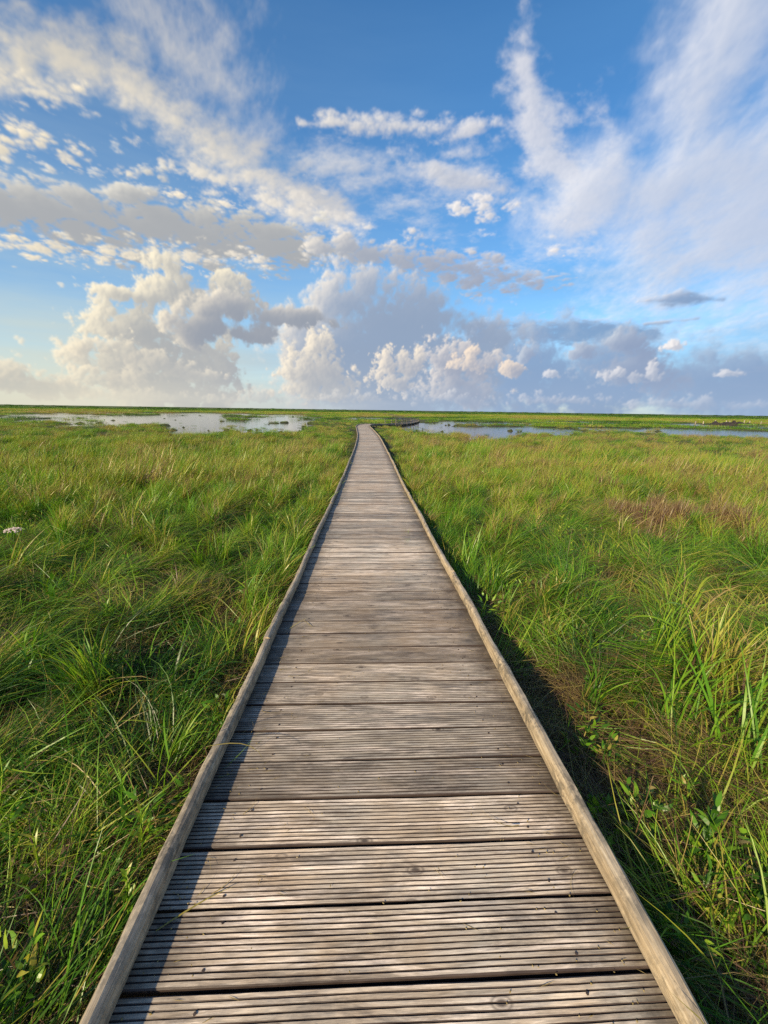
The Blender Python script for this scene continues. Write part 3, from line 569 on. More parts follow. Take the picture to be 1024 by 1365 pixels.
def dry_sunlit_tint(x, y):
    x, y = x/.9, y/.9; r = np.hypot(x,y)
    d = .38 + .09*vn(x,y,.9,FBM,.7) + .10*vn(x,y,.22,FBM2,.5) + .05*hummock(x*.9,y*.9) + .30*sstep(-.5,-1.3,hummock(x*.9,y*.9))*sstep(9,5,r) + .10*sstep(5,11,r) + .06*sstep(11,25,r)*vn(x,y,5,FBM2,.2)  # the small hummock term yellows tussock tops, sunlight put into the tint
    d = d + .12*g2(x,y,1.1,1.5,.40,1.3) + .22*g2(x,y,-1.2,.95,.7,.32) + .12*g2(x,y,2.1,1.5,.6,.8) + .30*g2(x,y,5.0,6.0,1.7,.7) + .25*g2(x,y,3.3,2.6,.7,.5) + .2*g2(x,y,-1.6,3.2,.5,.4)
    d = d - .15*g2(x,y,-1.5,1.8,.9,.7) - .10*g2(x,y,1.2,4.2,.5,1.6) + .05*sstep(7,14,r)*sstep(0,6,x)
    return np.clip(d, .03, .97)
def flow(x, y):      # heading of the lie, radians from +X: the wind and tides have combed it to the right, with eddies
    x, y = x/.9, y/.9; return .35 + 1.1*vn(x,y,.9,FBM2,.9) + .8*vn(x,y,.25,FBM,.2) + .5*g2(x,y,1.2,1.5,.6,1.5)
def clear(x, y, margin): return np.abs(lateral(x,y)) > HALF+.055+margin
def above_water(x, y, z, m=.06): return (z > WATER+m)

SPOTS = [(-3.78, 3.98), (-1.2, 1.07), (-0.86, 1.12), (-0.8, 0.93), (-2.72, 3.1), (-2.12, 2.86), (-2.15, 2.15), (-0.97, 1.36), (-1.84, 2.75), (-0.93, 2.42), (-1.25, 1.95), (-1.45, 2.2), (-3.0, 3.55), (-3.55, 5.2), (-1.5, 3.22), (-2.35, 2.35), (-0.95, 4.4), (1.1, 3.35), (1.18, 4.2), (1.5, 2.42), (1.88, 2.12), (1.85, 1.66), (2.0, 1.36), (1.62, 1.78), (3.55, 3.5), (3.1, 2.7), (3.42, 4.7), (2.15, 3.46), (2.75, 4.0), (1.3, 1.06), (1.36, 0.88), (1.18, 0.92), (-1.55, 1.33), (-1.3, 1.41), (-1.13, 1.33), (-1.02, 1.26), (-1.45, 1.62), (1.05, 1.1), (1.13, 0.98), (1.4, 0.86), (2.35, 3.05), (1.56, 1.24)]
def room(x, y, rad=.17):      # False inside the little clearings where a singled-out plant stands
    ok = np.ones(np.shape(x), bool)
    for (a, b) in SPOTS:
        for k in (.9, .9-.16/math.hypot(a,b)): ok &= np.hypot(x-a*k, y-b*k) > rad
    return ok
def build_grass():
    rng = np.random.default_rng(5)
    mats = proto_collection('matted_tufts', [proto('matted_tuft_%s' % 'abcdefgh'[k], [tuft(100+k, 60, .13, .20,.44, .0024,.0052, (.75,1.40), (.2,.75), .34, 5, .06), tuft(130+k, 5, .10, .25,.45, .004,.007, (.6,1.2), (.3,1.0), .5, 6, .05)]) for k in range(8)])
    ups = proto_collection('upright_tufts', [proto('upright_tuft_%s' % 'abcdefgh'[k], [tuft(200+k, 26, .08, .26,.56, .0030,.0066, (.05,.42), (.15,.95), 1.0, 5), tuft(230+k, 9, .06, .34,.58, .008,.015, (.05,.35), (.5,1.5), 1.1, 7, power=2.2)]) for k in range(8)])
    sw = proto_collection('sward_clumps', [proto('sward_clump_%s' % 'abcdef'[k], [tuft(300+k, 85, .34, .26,.58, .0055,.0125, (.08,.6), (.1,1.0), .9, 3)]) for k in range(6)])
    fars = proto_collection('far_clumps', [proto('far_clump_%s' % 'abcd'[k], [tuft(400+k, 150, 1.5, .25,.55, .02,.05, (.05,.6), (.1,.7), 1.2, 2)]) for k in range(4)])
    thatch = proto_collection('thatch_mats', [proto('thatch_mat_%s' % 'abcdef'[k], [tuft(500+k, 44, .16, .15,.42, .0015,.003, (1.15,1.62), (-.15,.35), 1.3, 3, .05)]) for k in range(6)])
    def lay(x, y, keep): return x[keep], y[keep]
    # dry thatch over all the near ground
    x, y = wedge(rng, 7500, .45, 7.5, 75, 1.6); keep = clear(x,y,-.1) & (rng.uniform(0,1,len(x)) < .35+.9*dry_sunlit_tint(x,y)+.8*g2(x,y,1.0,1.5,.35,1.4)); x, y = lay(x,y,keep); n = len(x)
    z = ground_z(x,y)+.01
    scatter('dry_thatch', 'flattened dead brown grass lying matted on the ground', thatch, 6, np.c_[x,y,z], np.c_[np.zeros(n),np.zeros(n),rng.uniform(0,6.28,n)], np.repeat(rng.uniform(.8,1.3,n)[:,None],3,1), np.clip(.93+.07*rng.normal(size=n),.7,1.), seed=1)
    # matted fine grass
    x, y = wedge(rng, 15500, .45, 11.5, 75); t = tallness(x,y); keep = clear(x,y,.03+.16*(lateral(x,y) < 0)) & (rng.uniform(0,1,len(x)) < 1.05-.6*t-.62*sstep(-.15,-1.1,hummock(x,y))-.95*g2(x,y,.95,1.3,.30,1.2)-.9*g2(x,y,4.6,5.45,1.2,.5)-.5*g2(x,y,-1.05,.8,.4,.3)); x, y = lay(x,y,keep); n = len(x)
    z = ground_z(x,y)+.015; pud = np.hypot((x-5.8)/1.3,(y-6.84)/.55) > .9; x, y, z = x[pud], y[pud], z[pud]; n = len(x)
    s = rng.uniform(.75,1.25,n)
    scatter('matted_grass', 'fine green grass combed flat into swirling mats', mats, 8, np.c_[x,y,z], np.c_[rng.normal(0,.10,n),rng.normal(0,.14,n),flow(x,y)+rng.normal(0,.28,n)], np.c_[s,s,s*rng.uniform(.7,1.25,n)], dry_sunlit_tint(x,y)+.06*rng.normal(size=n), seed=2)
    # standing tufts
    x, y = wedge(rng, 30000, .8, 13.5, 72, 1.7); t = tallness(x,y); keep = clear(x,y,.06+.10*(lateral(x,y) < 0)) & (rng.uniform(0,1,len(x)) < 1.2*t**1.5*(1-np.maximum(g2(x,y,.98,1.3,.34,1.1),g2(x,y,4.6,5.45,1.3,.55)))-.02) & (np.hypot((x-5.8)/1.5,(y-6.84)/.7) > 1); keep &= room(x,y); x, y = lay(x,y,keep); n = len(x)
    s = rng.uniform(.6,1.05,n)*(.62+.42*tallness(x,y))
    scatter('standing_grass', 'lush green grass standing in windblown tufts beside the walk', ups, 8, np.c_[x,y,ground_z(x,y)], np.c_[rng.normal(0,.12,n),.18+rng.normal(0,.15,n),flow(x,y)*.7+rng.normal(0,.6,n)], np.c_[s,s,s*rng.uniform(.85,1.15,n)], dry_sunlit_tint(x,y)+.10+.07*rng.normal(size=n), seed=3)
    # the sward out to the pools and beyond
    x, y = wedge(rng, 40000, 8.5, 72, 62, 1.05); z = ground_z(x,y); keep = clear(x,y,.30) & above_water(x,y,z,.05) & (rng.uniform(0,1,len(x)) < np.clip(.22+.72*tallness(x,y)+.42*hummock(x,y),.07,1)); x, y, z = x[keep], y[keep], z[keep]; n = len(x)
    r = np.hypot(x,y); s = rng.uniform(.65,1.15,n)*(.80+.22*vn(x,y,2.5,FBM,.4).clip(-1,1)+.34*vn(x,y,.6,FBM2,.8).clip(-1.3,1.2)); nearpath = sstep(.3,1.2,np.abs(lateral(x,y))-HALF)
    shore = np.clip((z-WATER-.05)/.10, .35, 1)*np.interp(r,[13,19,25,60],[1.,.85,.62,.5]); hh = s*(.85+.30*hummock(x,y).clip(-1.5,1.))*(.55+.45*nearpath)*shore*(1-.35*g2(x,y,4.5,9.5,3,1.2))
    d = .45+.10*vn(x,y,3,FBM,.7)+.13*vn(x,y,.6,FBM2,.8)+.07*hummock(x,y).clip(-1.5,1.5)+.08*vn(x,y,.9,FINE,.5)+.05*rng.normal(size=n)+.03*sstep(0,8,x)
    u = rng.uniform(0,1,n); big = (u < .13)*(vn(x,y,1.5,FBM,.33) > -.2); s = s*(1+.22*big); hh = hh*(1+.38*big); d = d+.11*big-.20*(u > .84)
    scatter('marsh_sward', 'tall yellow-green marsh grass filling the flats up to the pools', sw, 6, np.c_[x,y,z-.02], np.c_[rng.normal(0,.08,n),.12+rng.normal(0,.08,n),.3+rng.normal(0,.5,n)], np.c_[s,s,hh], np.clip(d,.1,.9), seed=4)
    # far flats
    x, y = wedge(rng, 23000, 60, 420, 60, 1.1); z = ground_z(x,y); keep = clear(x,y,1.6) & above_water(x,y,z,.06); x, y, z = x[keep], y[keep], z[keep]; n = len(x)
    r = np.hypot(x,y); s = rng.uniform(.8,1.3,n)*np.interp(r,[60,420],[.8,1.5])
    d = .40+.14*samp(FBM, np.degrees(np.arctan2(x,y))/60, np.log(r)*1.5)+.06*rng.normal(size=n)+.30*sstep(105,135,r)*sstep(260,190,r)-.22*sstep(240,330,r)
    scatter('far_grass', 'distant flat saltmarsh grass beyond the pools', fars, 4, np.c_[x,y,z-.03], np.c_[np.zeros(n),np.zeros(n),rng.uniform(0,6.28,n)], np.c_[s,s,s*rng.uniform(.6,1.,n)*np.clip((z-WATER)/.12,.5,1)], np.clip(d,.1,.86), seed=5)
build_grass()

# ------------------------------------------------------------------ plants one can point at
def pool_leaf(seed, W_, tilt, curl, nseg, power=1.6, shape='blade'):
    g = np.random.default_rng(seed)
    V, F, t, r = ribbon_set(g, np.zeros((1,3)), np.zeros(1), np.ones(1), np.array([W_]), np.array([tilt]), np.array([curl]), nseg, twist=np.array([g.uniform(-.5,.5)]), power=power)
    if shape == 'oval':          # broad in the middle, drawn in at both ends
        tt = np.linspace(0,1,nseg+1)[:-1]; w = W_*.5*(np.sin(np.pi*(.06+.94*tt**.8))**.8+.04)
        mid = (V[0:2*nseg:2]+V[1:2*nseg:2])/2; side = V[1:2*nseg:2]-mid; side /= np.maximum(np.linalg.norm(side,axis=1),1e-6)[:,None]
        V[0:2*nseg:2] = mid-side*w[:,None]; V[1:2*nseg:2] = mid+side*w[:,None]
    return mesh_of('leaf', V, F, M_LEAF, True, {'along': .35+.65*t, 'rnd': np.full(len(t), .5)})
BLADE = {'straight': [pool_leaf(700+k, .013, .10+.03*k, .25+.08*k, 7) for k in range(4)], 'arching': [pool_leaf(710+k, .017, .15+.05*k, 1.2+.25*k, 10, 2.2) for k in range(5)],
         'fine': [pool_leaf(720+k, .0075, .15, .4+.2*k, 7) for k in range(4)], 'broad': [pool_leaf(730+k, .034, .55, .5+.25*k, 8, 1.5) for k in range(4)], 'folded': [pool_leaf(740+k, .018, .05, 2.4, 10, 4.5) for k in range(2)]}
OVAL = [pool_leaf(750+k, .25, .6+.1*k, .45, 7, 1.3, 'oval') for k in range(4)]; LANCE = [pool_leaf(760+k, .115, .5+.1*k, .5, 6, 1.3, 'oval') for k in range(4)]
def tube(pts, r0, r1, sides=5):
    V = []; F = []; n = len(pts)
    for i, p in enumerate(pts):
        r = r0+(r1-r0)*i/(n-1)
        for k in range(sides): a = 6.2832*k/sides; V.append((p[0]+r*math.cos(a), p[1]+r*math.sin(a), p[2]))
    for i in range(n-1):
        for k in range(sides): F.append((i*sides+k, i*sides+(k+1)%sides, (i+1)*sides+(k+1)%sides, (i+1)*sides+k))
    F.append(tuple(range((n-1)*sides, n*sides))); return V, F
def stem_mesh(pts, r0, r1):
    V, F = tube(pts, r0, r1); n = len(V); return mesh_of('stem', V, F, M_LEAF, True, {'along': np.full(n,.6), 'rnd': np.full(n,.5)})
NEAR = .9          # plant positions below were paced out for a ground half a metre down; the ground here lies higher
def root_at(name, label, cat, x, y, group=None, dz=0.):
    x, y = x*NEAR, y*NEAR; return thing(name, label, cat, (x, y, float(ground_z(x,y))+dz), 0, group)
PLANT_RNG = random.Random(21)
def blade_tuft(name, label, cat, x, y, n, h, tint, rad=.07, heading=.3, spread=1.2, mix=('straight','arching'), lean=.12, group=None, dz=0.):
    r = PLANT_RNG; t = root_at(name, label, cat, x, y, group, dz)
    for i in range(n):
        a = r.uniform(0,6.28); q = rad*math.sqrt(r.random()); s = h*r.uniform(.7,1.2)
        o = link('blade', r.choice(BLADE[r.choice(mix)]), t, (q*math.cos(a), q*math.sin(a), -.02), (r.gauss(0,.12), abs(r.gauss(lean,.12)), heading+r.gauss(0,spread)), (s, s*r.uniform(1.0,1.6), s)); o['tint'] = min(.98, max(.02, tint+r.gauss(0,.07)))
    return t
def reed(name, label, cat, x, y, stems, h, tint, leaves=6, heading=.3, lean=.1, rad=.05, group=None, width=1.0):
    """upright jointed stems, each with long arching leaves springing from it by turns"""
    r = PLANT_RNG; t = root_at(name, label, cat, x, y, group)
    for k in range(stems):
        a = r.uniform(0,6.28); q = rad*math.sqrt(r.random()); H = h*r.uniform(.75,1.05); ln = r.gauss(lean,.06); hd = heading+r.gauss(0,.5)
        pts = [(q*math.cos(a)+math.sin(ln)*H*u*u*math.cos(hd), q*math.sin(a)+math.sin(ln)*H*u*u*math.sin(hd), H*u-.03) for u in (0,.25,.5,.75,1)]
        st = link('stem', stem_mesh(pts, .0034, .0014), t); st['tint'] = tint-.05
        for i in range(leaves):
            u = .2+.75*i/(leaves-1)+r.uniform(-.04,.04); u = min(u,.98); f = u*4; j = min(3,int(f)); f -= j; p = [pts[j][c]*(1-f)+pts[j+1][c]*f for c in range(3)]
            s = h*r.uniform(.45,.7)*(1.1-.4*u)
            o = link('leaf', r.choice(BLADE['broad' if r.random() < .35 else 'arching']), t, p, (r.gauss(0,.15), .12+ln, hd+(math.pi if i % 2 else 0)*r.uniform(.75,1.1)+r.gauss(0,.4)), (s, s*width*r.uniform(.8,1.2), s)); o['tint'] = min(.98, max(.02, tint+r.gauss(0,.06)))
    return t
def herb(name, label, cat, x, y, h, tint, leaves=9, size=.09, oval=False, lean=.1, heading=.5, group=None, stems=1, dz=0.):
    r = PLANT_RNG; t = root_at(name, label, cat, x, y, group, dz)
    for k in range(stems):
        hd = heading+r.uniform(-1.,1.)*(k > 0); ln = lean+.15*k; H = h*(1-.15*k)
        pts = [(math.sin(ln)*H*u*math.cos(hd), math.sin(ln)*H*u*math.sin(hd), H*u-.02) for u in (0,.33,.66,1)]
        st = link('stem', stem_mesh(pts, .0032, .0016), t); st['tint'] = tint-.08
        for i in range(leaves):
            u = .25+.75*i/max(1,leaves-1); p = [pts[-1][c]*u+pts[0][c]*(1-u) for c in range(3)]; s = size*(1.15-.55*u)*r.uniform(.8,1.15)
            o = link('leaf', r.choice(OVAL if oval else LANCE), t, p, (r.gauss(0,.15), .05-.35*u, i*2.4+r.gauss(0,.3)), s); o['tint'] = min(.98, max(.02, tint+r.gauss(0,.05)))
    return t

def build_plants():
    # left of the walk
    t = herb('flowering_herb', 'tall herb carrying a flat cluster of tiny pinkish white flowers', 'plant', -3.78, 3.98, .42, .35, 7, .10)
    fm, nt, N, L = nodes('flower_white'); b = N('ShaderNodeBsdfPrincipled'); b.inputs['Base Color'].default_value = (.62,.52,.47,1); b.inputs['Roughness'].default_value = .7; o = N('ShaderNodeOutputMaterial'); L(b.outputs[0], o.inputs[0])
    r = random.Random(4); V = []; F = []
    for k in range(70):
        a = r.uniform(0,6.28); q = .075*math.sqrt(r.random()); c = (q*math.cos(a)+.04, q*math.sin(a)+.02, .40+.025*(1-(q/.075)**2)+r.uniform(-.008,.008)); s = r.uniform(.006,.011); o0 = len(V)
        V += [(c[0]+s,c[1],c[2]),(c[0]-s,c[1],c[2]),(c[0],c[1]+s,c[2]),(c[0],c[1]-s,c[2]),(c[0],c[1],c[2]+s*.8),(c[0],c[1],c[2]-s)]
        F += [tuple(o0+i for i in f) for f in ((0,2,4),(2,1,4),(1,3,4),(3,0,4),(2,0,5),(1,2,5),(3,1,5),(0,3,5))]
    link('flower_head', mesh_of('flower_head', V, F, fm), t)
    herb('yellowing_herb', 'low herb with bright yellow upright leaves in the brown thatch', 'plant', -1.20, 1.07, .20, .66, 11, .075, lean=.05, dz=.10)
    herb('yellowing_herb', 'small yellow-green leafy herb pressed against the grey edging pole', 'plant', -.86, 1.12, .20, .60, 16, .055, True, dz=.12)
    herb('yellowing_herb', 'pale yellow leafed sprig hugging the edging pole near its lower end', 'plant', -.80, .93, .18, .58, 14, .05, True, dz=.12)
    for (x,y,h,lab) in ((-1.55,1.33,.22,'small green herb shoot on the dark matted grass by the photo edge'), (-1.30,1.41,.22,'small feathery green shoot in shaded matted grass'), (-1.13,1.33,.24,'fresh green leafy shoot beside a reed near the edging pole'), (-1.02,1.26,.20,'short leafy shoot close to the boardwalk edging'), (-1.45,1.62,.22,'tiny pale shoot rising from the darkest combed grass')):
        herb('herb_shoot', lab, 'plant', x, y, h, .42+.08*PLANT_RNG.random(), 10, .07, group='small herb shoots in the matted grass', dz=.10)
    herb('leafy_herb', 'young plant with a few broad bright green leaves among the matted grass', 'plant', -2.72, 3.10, .30, .44, 6, .17, True, dz=.05)
    herb('leafy_herb', 'bushy light green feathery herb between grass tufts', 'plant', -2.12, 2.86, .26, .46, 16, .11, stems=3, dz=.05)
    herb('leafy_herb', 'bright upright green shoots with small leaves near the photo edge', 'plant', -2.15, 2.15, .34, .47, 12, .10, stems=3, dz=.04)
    reed('reed', 'tall broad-bladed reed leaning over the grass just outside the weathered edging', 'reed', -.97, 1.36, 2, .52, .56, 6, .2, .2)
    reed('reed', 'single reed with one long stiff diagonal blade above flattened grass', 'reed', -1.84, 2.75, 1, .48, .50, 5, 2.6, .3)
    blade_tuft('grass_tuft', 'thick tuft of pale tipped blades spilling against the edging pole', 'grass tuft', -.93, 2.42, 30, .46, .60, .12, .2, .9, ('straight','arching','fine'))
    blade_tuft('grass_tuft', 'dark green broad tuft arching toward the walk in shade', 'grass tuft', -1.25, 1.95, 26, .50, .20, .14, .1, .8, ('arching','straight'))
    blade_tuft('grass_tuft', 'bright green clump of long arching blades amid the swirled mats', 'grass tuft', -1.45, 2.2, 24, .52, .46, .12, .3, 1.0, ('arching','straight'))
    blade_tuft('grass_tuft', 'yellow-green tuft catching the sun above a brown hollow', 'grass tuft', -3.0, 3.55, 26, .52, .62, .13, .4, .9, ('arching','fine'))
    blade_tuft('grass_tuft', 'sunlit golden green tuft standing apart farther back', 'grass tuft', -3.55, 5.2, 28, .55, .64, .16, .3, 1.0, ('straight','arching'))
    blade_tuft('grass_tuft', 'tuft of straw-coloured dry blades curling over', 'grass tuft', -1.5, 3.22, 30, .36, .80, .12, .2, 1.2, ('arching','fine','folded'))
    blade_tuft('grass_tuft', 'loose spray of long curved blades reaching in from the side', 'grass tuft', -2.35, 2.35, 20, .55, .52, .12, .3, .7, ('arching','folded'))
    blade_tuft('grass_tuft', 'light green upright tuft right beside the far straight of edging', 'grass tuft', -.95, 4.4, 24, .42, .52, .14, .2, 1.2, ('straight','fine'))
    # right of the walk
    blade_tuft('grass_tuft', 'dark bluish tuft of broad blades crowding the sunlit edging pole', 'grass tuft', 1.10, 3.35, 34, .50, .22, .16, .5, 1.2, ('arching','straight'))
    blade_tuft('grass_tuft', 'green tuft with pale tips a little beyond the dark bluish one', 'grass tuft', 1.18, 4.2, 30, .55, .48, .16, .5, 1.2, ('straight','arching'))
    reed('reed', 'spray of bright lemon blades leaning away over dark matted grass', 'reed', 1.50, 2.42, 4, .56, .60, 7, .5, .45, .12)
    reed('reed', 'tall reed clump with shining pale blades fanned outward', 'reed', 1.88, 2.12, 4, .70, .60, 7, .5, .25, .08)
    blade_tuft('grass_tuft', 'lush bright green mound of bent-over grass', 'grass tuft', 1.85, 1.66, 60, .58, .50, .22, .1, .8, ('arching','fine','straight'), .2)
    blade_tuft('grass_tuft', 'glossy bright green clump at the edge of the lush patch', 'grass tuft', 2.0, 1.36, 60, .58, .46, .22, .3, .9, ('arching','fine','straight'), .2)
    blade_tuft('grass_tuft', 'long yellow-green blades drooping from the lush mound toward the walk', 'grass tuft', 1.62, 1.78, 12, .55, .62, .08, 3.4, .5, ('arching','folded'))
    blade_tuft('straw_tuft', 'golden dry grass tuft standing upright in flattened green', 'grass tuft', 3.55, 3.5, 44, .36, .78, .20, .4, 1.0, ('fine','straight'))
    blade_tuft('straw_tuft', 'bleached tangled dry tuft near the photo edge', 'grass tuft', 3.1, 2.7, 40, .34, .82, .18, .4, 1.2, ('fine','arching'))
    herb('stemmed_herb', 'thin yellow-green leafy stem rising above combed grass', 'plant', 3.42, 4.7, .50, .62, 14, .09, stems=3)
    herb('stemmed_herb', 'slender leafy herb with reddish foot in the green mats', 'plant', 2.15, 3.46, .42, .58, 12, .08, stems=2)
    herb('stemmed_herb', 'pale leafy herb halfway to the brown stubble', 'plant', 2.75, 4.0, .40, .60, 12, .08, stems=2)
    herb('dock_plant', 'broad dark leafed weed in the shadow below the edging', 'plant', 1.30, 1.06, .30, .30, 9, .10, True, stems=2, dz=.02)
    herb('dock_plant', 'clump of wide green leaves at the shaded lower corner', 'plant', 1.36, .88, .26, .26, 10, .09, True, stems=2, dz=.02)
    herb('dock_plant', 'small heart-leafed weed against the dark soil', 'plant', 1.18, .92, .20, .34, 7, .07, True, dz=.02)
    # dry stems
    def dry_stem(label, x, y, h, fork, tint, lean, hd, curl=0., rad=.0022):
        t = root_at('dry_stem', label, 'dry stem', x, y)
        P = [(math.sin(lean)*h*u*math.cos(hd)+curl*math.sin(2.5*u)*.05, math.sin(lean)*h*u*math.sin(hd), h*u) for u in np.linspace(0,1,7)]
        o = link('stem', stem_mesh(P, rad, rad*.5), t); o['tint'] = tint
        for (u0, a, l) in fork:
            b0 = P[int(u0*6)]; Q = [(b0[0]+l*math.sin(a)*v*.5, b0[1]+.01*v, b0[2]+l*math.cos(a)*v) for v in (0,.4,.7,1)]
            o = link('twig', stem_mesh(Q, rad*.7, rad*.3), t); o['tint'] = tint
    dry_stem('thin reddish brown dead stem with short side twigs by the edging', 1.05, 1.10, .42, ((.5,.5,.10),(.6,-.5,.08),(.7,.4,.08)), .97, .05, 0)
    dry_stem('pale forked dead stem standing in the dark gap', 1.13, .98, .36, ((.45,-.45,.16),), .84, .04, 1., .3)
    dry_stem('brown curled dead stalk at the lower photo edge', 1.40, .86, .34, (), .98, .05, .5, .5, .005)
    dry_stem('straight straw stalk leaning out of the combed mats', 2.35, 3.05, .48, ((.7,.5,.08),(.85,-.4,.06)), .80, .35, 1.0)
    t = root_at('grass_ear', 'stout drooping yellow-brown seed ear on a curved stalk', 'grass ear', 1.56, 1.24)
    P = [(-.22*u*u, .02*u, .40*u-.10*u*u) for u in np.linspace(0,1,8)]; o = link('stalk', stem_mesh(P, .003, .002), t); o['tint'] = .6
    P = [(-.22-.10*u, .02, .30+.06*u) for u in np.linspace(0,1,6)]; o = link('ear', stem_mesh(P, .008, .003), t); o['tint'] = .74
    # on the deck
    z0 = float(path_z(2.1))
    for (x,y,l,rz,tn,lab) in ((-.55,.71,.20,.55,.78,'dry grass blade lying across the tread grooves by the edging'), (-.62,1.22,.26,.15,.80,'pale straw blade poking over the edging onto the planks'), (-.50,2.2,.16,1.0,.74,'short fallen blade on the planks below the spilling tuft'), (-.36,2.22,.12,2.3,.82,'bent bleached straw lying on the planks')):
        z = float(path_z(y))+.004+(.072 if 'poking' in lab else 0)
        g = np.random.default_rng(int(100*l)); V, F, tt, rr = ribbon_set(g, np.zeros((1,3)), np.zeros(1), np.array([l]), np.array([.005]), np.array([1.50]), np.array([.06]), 6, twist=np.zeros(1))
        V[:,2] = np.maximum(V[:,2], 0)+.001
        o = link('fallen_blade', mesh_of('fallen_blade', V, F, M_LEAF, False, {'along': .4+.6*tt, 'rnd': rr*0+.5}), None, (x,y,z), (0,0,rz)); o['tint'] = tn; tag(o, lab, 'grass blade')
    for k, (x,y,lab) in enumerate(((.43,4.05,'small green sprout growing up between two planks'), (.47,4.38,'second small sprout in the seam just beyond the first one'))):
        t = thing('plank_sprout', lab, 'sprout', (x,y,float(path_z(y))-.01))
        for i in range(7):
            o = link('blade', BLADE['arching'][i % 5], t, (PLANT_RNG.uniform(-.02,.02),0,0), (0,.2,i*.9), .10*PLANT_RNG.uniform(.7,1.2)); o['tint'] = .5
build_plants()

# brown stubble by the little puddle, and the thin seeding stalks over the sward
def build_extra_cover():
    rng = np.random.default_rng(9)
    st = proto_collection('stubble_tufts', [proto('stubble_tuft_%s' % 'abcd'[k], [tuft(600+k, 34, .12, .18,.36, .005,.009, (.02,.30), (-.1,.35), 1.0, 3)]) for k in range(4)])
    xs = []; ys = []
    for (cx,cy,rx,ry,n,an) in ((4.75,6.15,.62,.34,300,-.45),(5.75,5.6,.75,.28,150,-.5),(4.1,4.9,.4,.2,12,0)):
        u, v = rng.normal(0,.5,n), rng.normal(0,.5,n); xs.append(cx+u*rx*math.cos(an)-v*ry*math.sin(an)); ys.append(cy+u*rx*math.sin(an)+v*ry*math.cos(an))
    x, y = np.concatenate(xs)*NEAR, np.concatenate(ys)*NEAR; n = len(x)
    scatter('brown_stubble', 'patch of dead pinkish brown stubble stems beside a small puddle', st, 4, np.c_[x,y,ground_z(x,y)], np.c_[rng.normal(0,.08,n),.15+rng.normal(0,.08,n),rng.normal(0,.6,n)], np.repeat(rng.uniform(.8,1.3,n)[:,None],3,1), np.clip(.99+.02*rng.normal(size=n),.85,1.), seed=11)
    sk = []
    for k in range(5):
        g = np.random.default_rng(650+k); parts = [tuft(650+k, 5, .05, .5,.72, .0028,.004, (.0,.22), (.0,.35), 1., 5)]
        V, F, t, r = parts[0]; tips = V.reshape(5,-1,3)[:,-1]
        base = np.repeat(tips,7,0)-np.c_[np.zeros((35,2)), np.tile(np.linspace(0,.10,7),5)]
        parts.append(ribbon_set(g, base, g.uniform(-3,3,35), np.full(35,.035), np.full(35,.008), g.uniform(.2,.7,35), np.full(35,.3), 2)); sk.append(proto('seed_stalk_%s' % 'abcde'[k], parts))
    sk = proto_collection('seed_stalks', sk)
    x, y = wedge(rng, 3600, 6.5, 40, 58, 1.3); keep = clear(x,y,.35) & (tallness(x,y) > .45) & above_water(x,y,ground_z(x,y),.1) & (rng.uniform(0,1,len(x)) < np.clip(.3+.6*vn(x,y,2.2,FBM2,.6)+.3*(x > 0)-g2(x,y,4.6,5.4,2.,1.5),0,1)); x, y = x[keep], y[keep]; n = len(x)
    s = rng.uniform(.75,1.1,n)
    scatter('seeding_grass', 'pale golden seed stalks standing above the green sward', sk, 5, np.c_[x,y,ground_z(x,y)], np.c_[rng.normal(0,.08,n),.14+rng.normal(0,.08,n),.3+rng.normal(0,.5,n)], np.repeat(s[:,None],3,1), np.clip(.74+.06*rng.normal(size=n),.5,.9), seed=12)
    # low dark scrub on the skyline
    sb = proto_collection('scrub_clumps', [proto('scrub_clump_%s' % 'abc'[k], [tuft(680+k, 160, 3.0, .6,1.5, .25,.5, (.1,1.1), (.1,.8), 3., 2)]) for k in range(3)])
    a = np.radians(rng.uniform(-62,62,2600)); rr = np.exp(rng.uniform(np.log(260),np.log(1900),2600)); x, y = rr*np.sin(a), rr*np.cos(a)
    keep = rng.uniform(0,1,2600) < np.clip(.25+.5*samp(FBM2,np.degrees(a)/30,np.log(rr))+.35*sstep(-5,25,np.degrees(a)),0,1); x, y, rr = x[keep], y[keep], rr[keep]; n = len(x); s = np.interp(rr,[260,1900],[.7,2.3])*rng.uniform(.6,1.2,n)
    scatter('distant_scrub', 'low dark scrub dotting the far marsh under the horizon', sb, 3, np.c_[x,y,ground_z(x,y)-.1], np.c_[np.zeros(n),np.zeros(n),rng.uniform(0,6.28,n)], np.c_[s,s,s*.8], np.clip(.22+.10*rng.normal(size=n),.03,.5), seed=13)
    # low broad-leaved weeds tangled in the grass by the walk, and leafy stems farther in
    def weed(seed, n, h, w, lean):
        g = np.random.default_rng(seed); hh = g.uniform(.15,1,n)*h; a = g.uniform(0,6.28,n); q = .06*np.sqrt(g.uniform(0,1,n))
        V, F, t, rr = ribbon_set(g, np.c_[q*np.cos(a),q*np.sin(a),hh], a+g.normal(0,.4,n), g.uniform(.025,.058,n), np.full(n,w), g.uniform(.5,1.2,n), g.uniform(.2,.9,n), 4)
        st = ribbon_set(g, np.c_[q[:4]*np.cos(a[:4]),q[:4]*np.sin(a[:4]),np.zeros(4)], a[:4], np.full(4,h*1.02), np.full(4,.005), g.uniform(0,.12,4), g.uniform(0,.2,4), 4)
        return [(V, F, t, rr), st]
    wd = proto_collection('weed_tufts', [proto('weed_tuft_%s' % 'abcdef'[k], weed(800+k, 20+4*k, .09+.03*k, .019-.001*k, 0)) for k in range(6)])
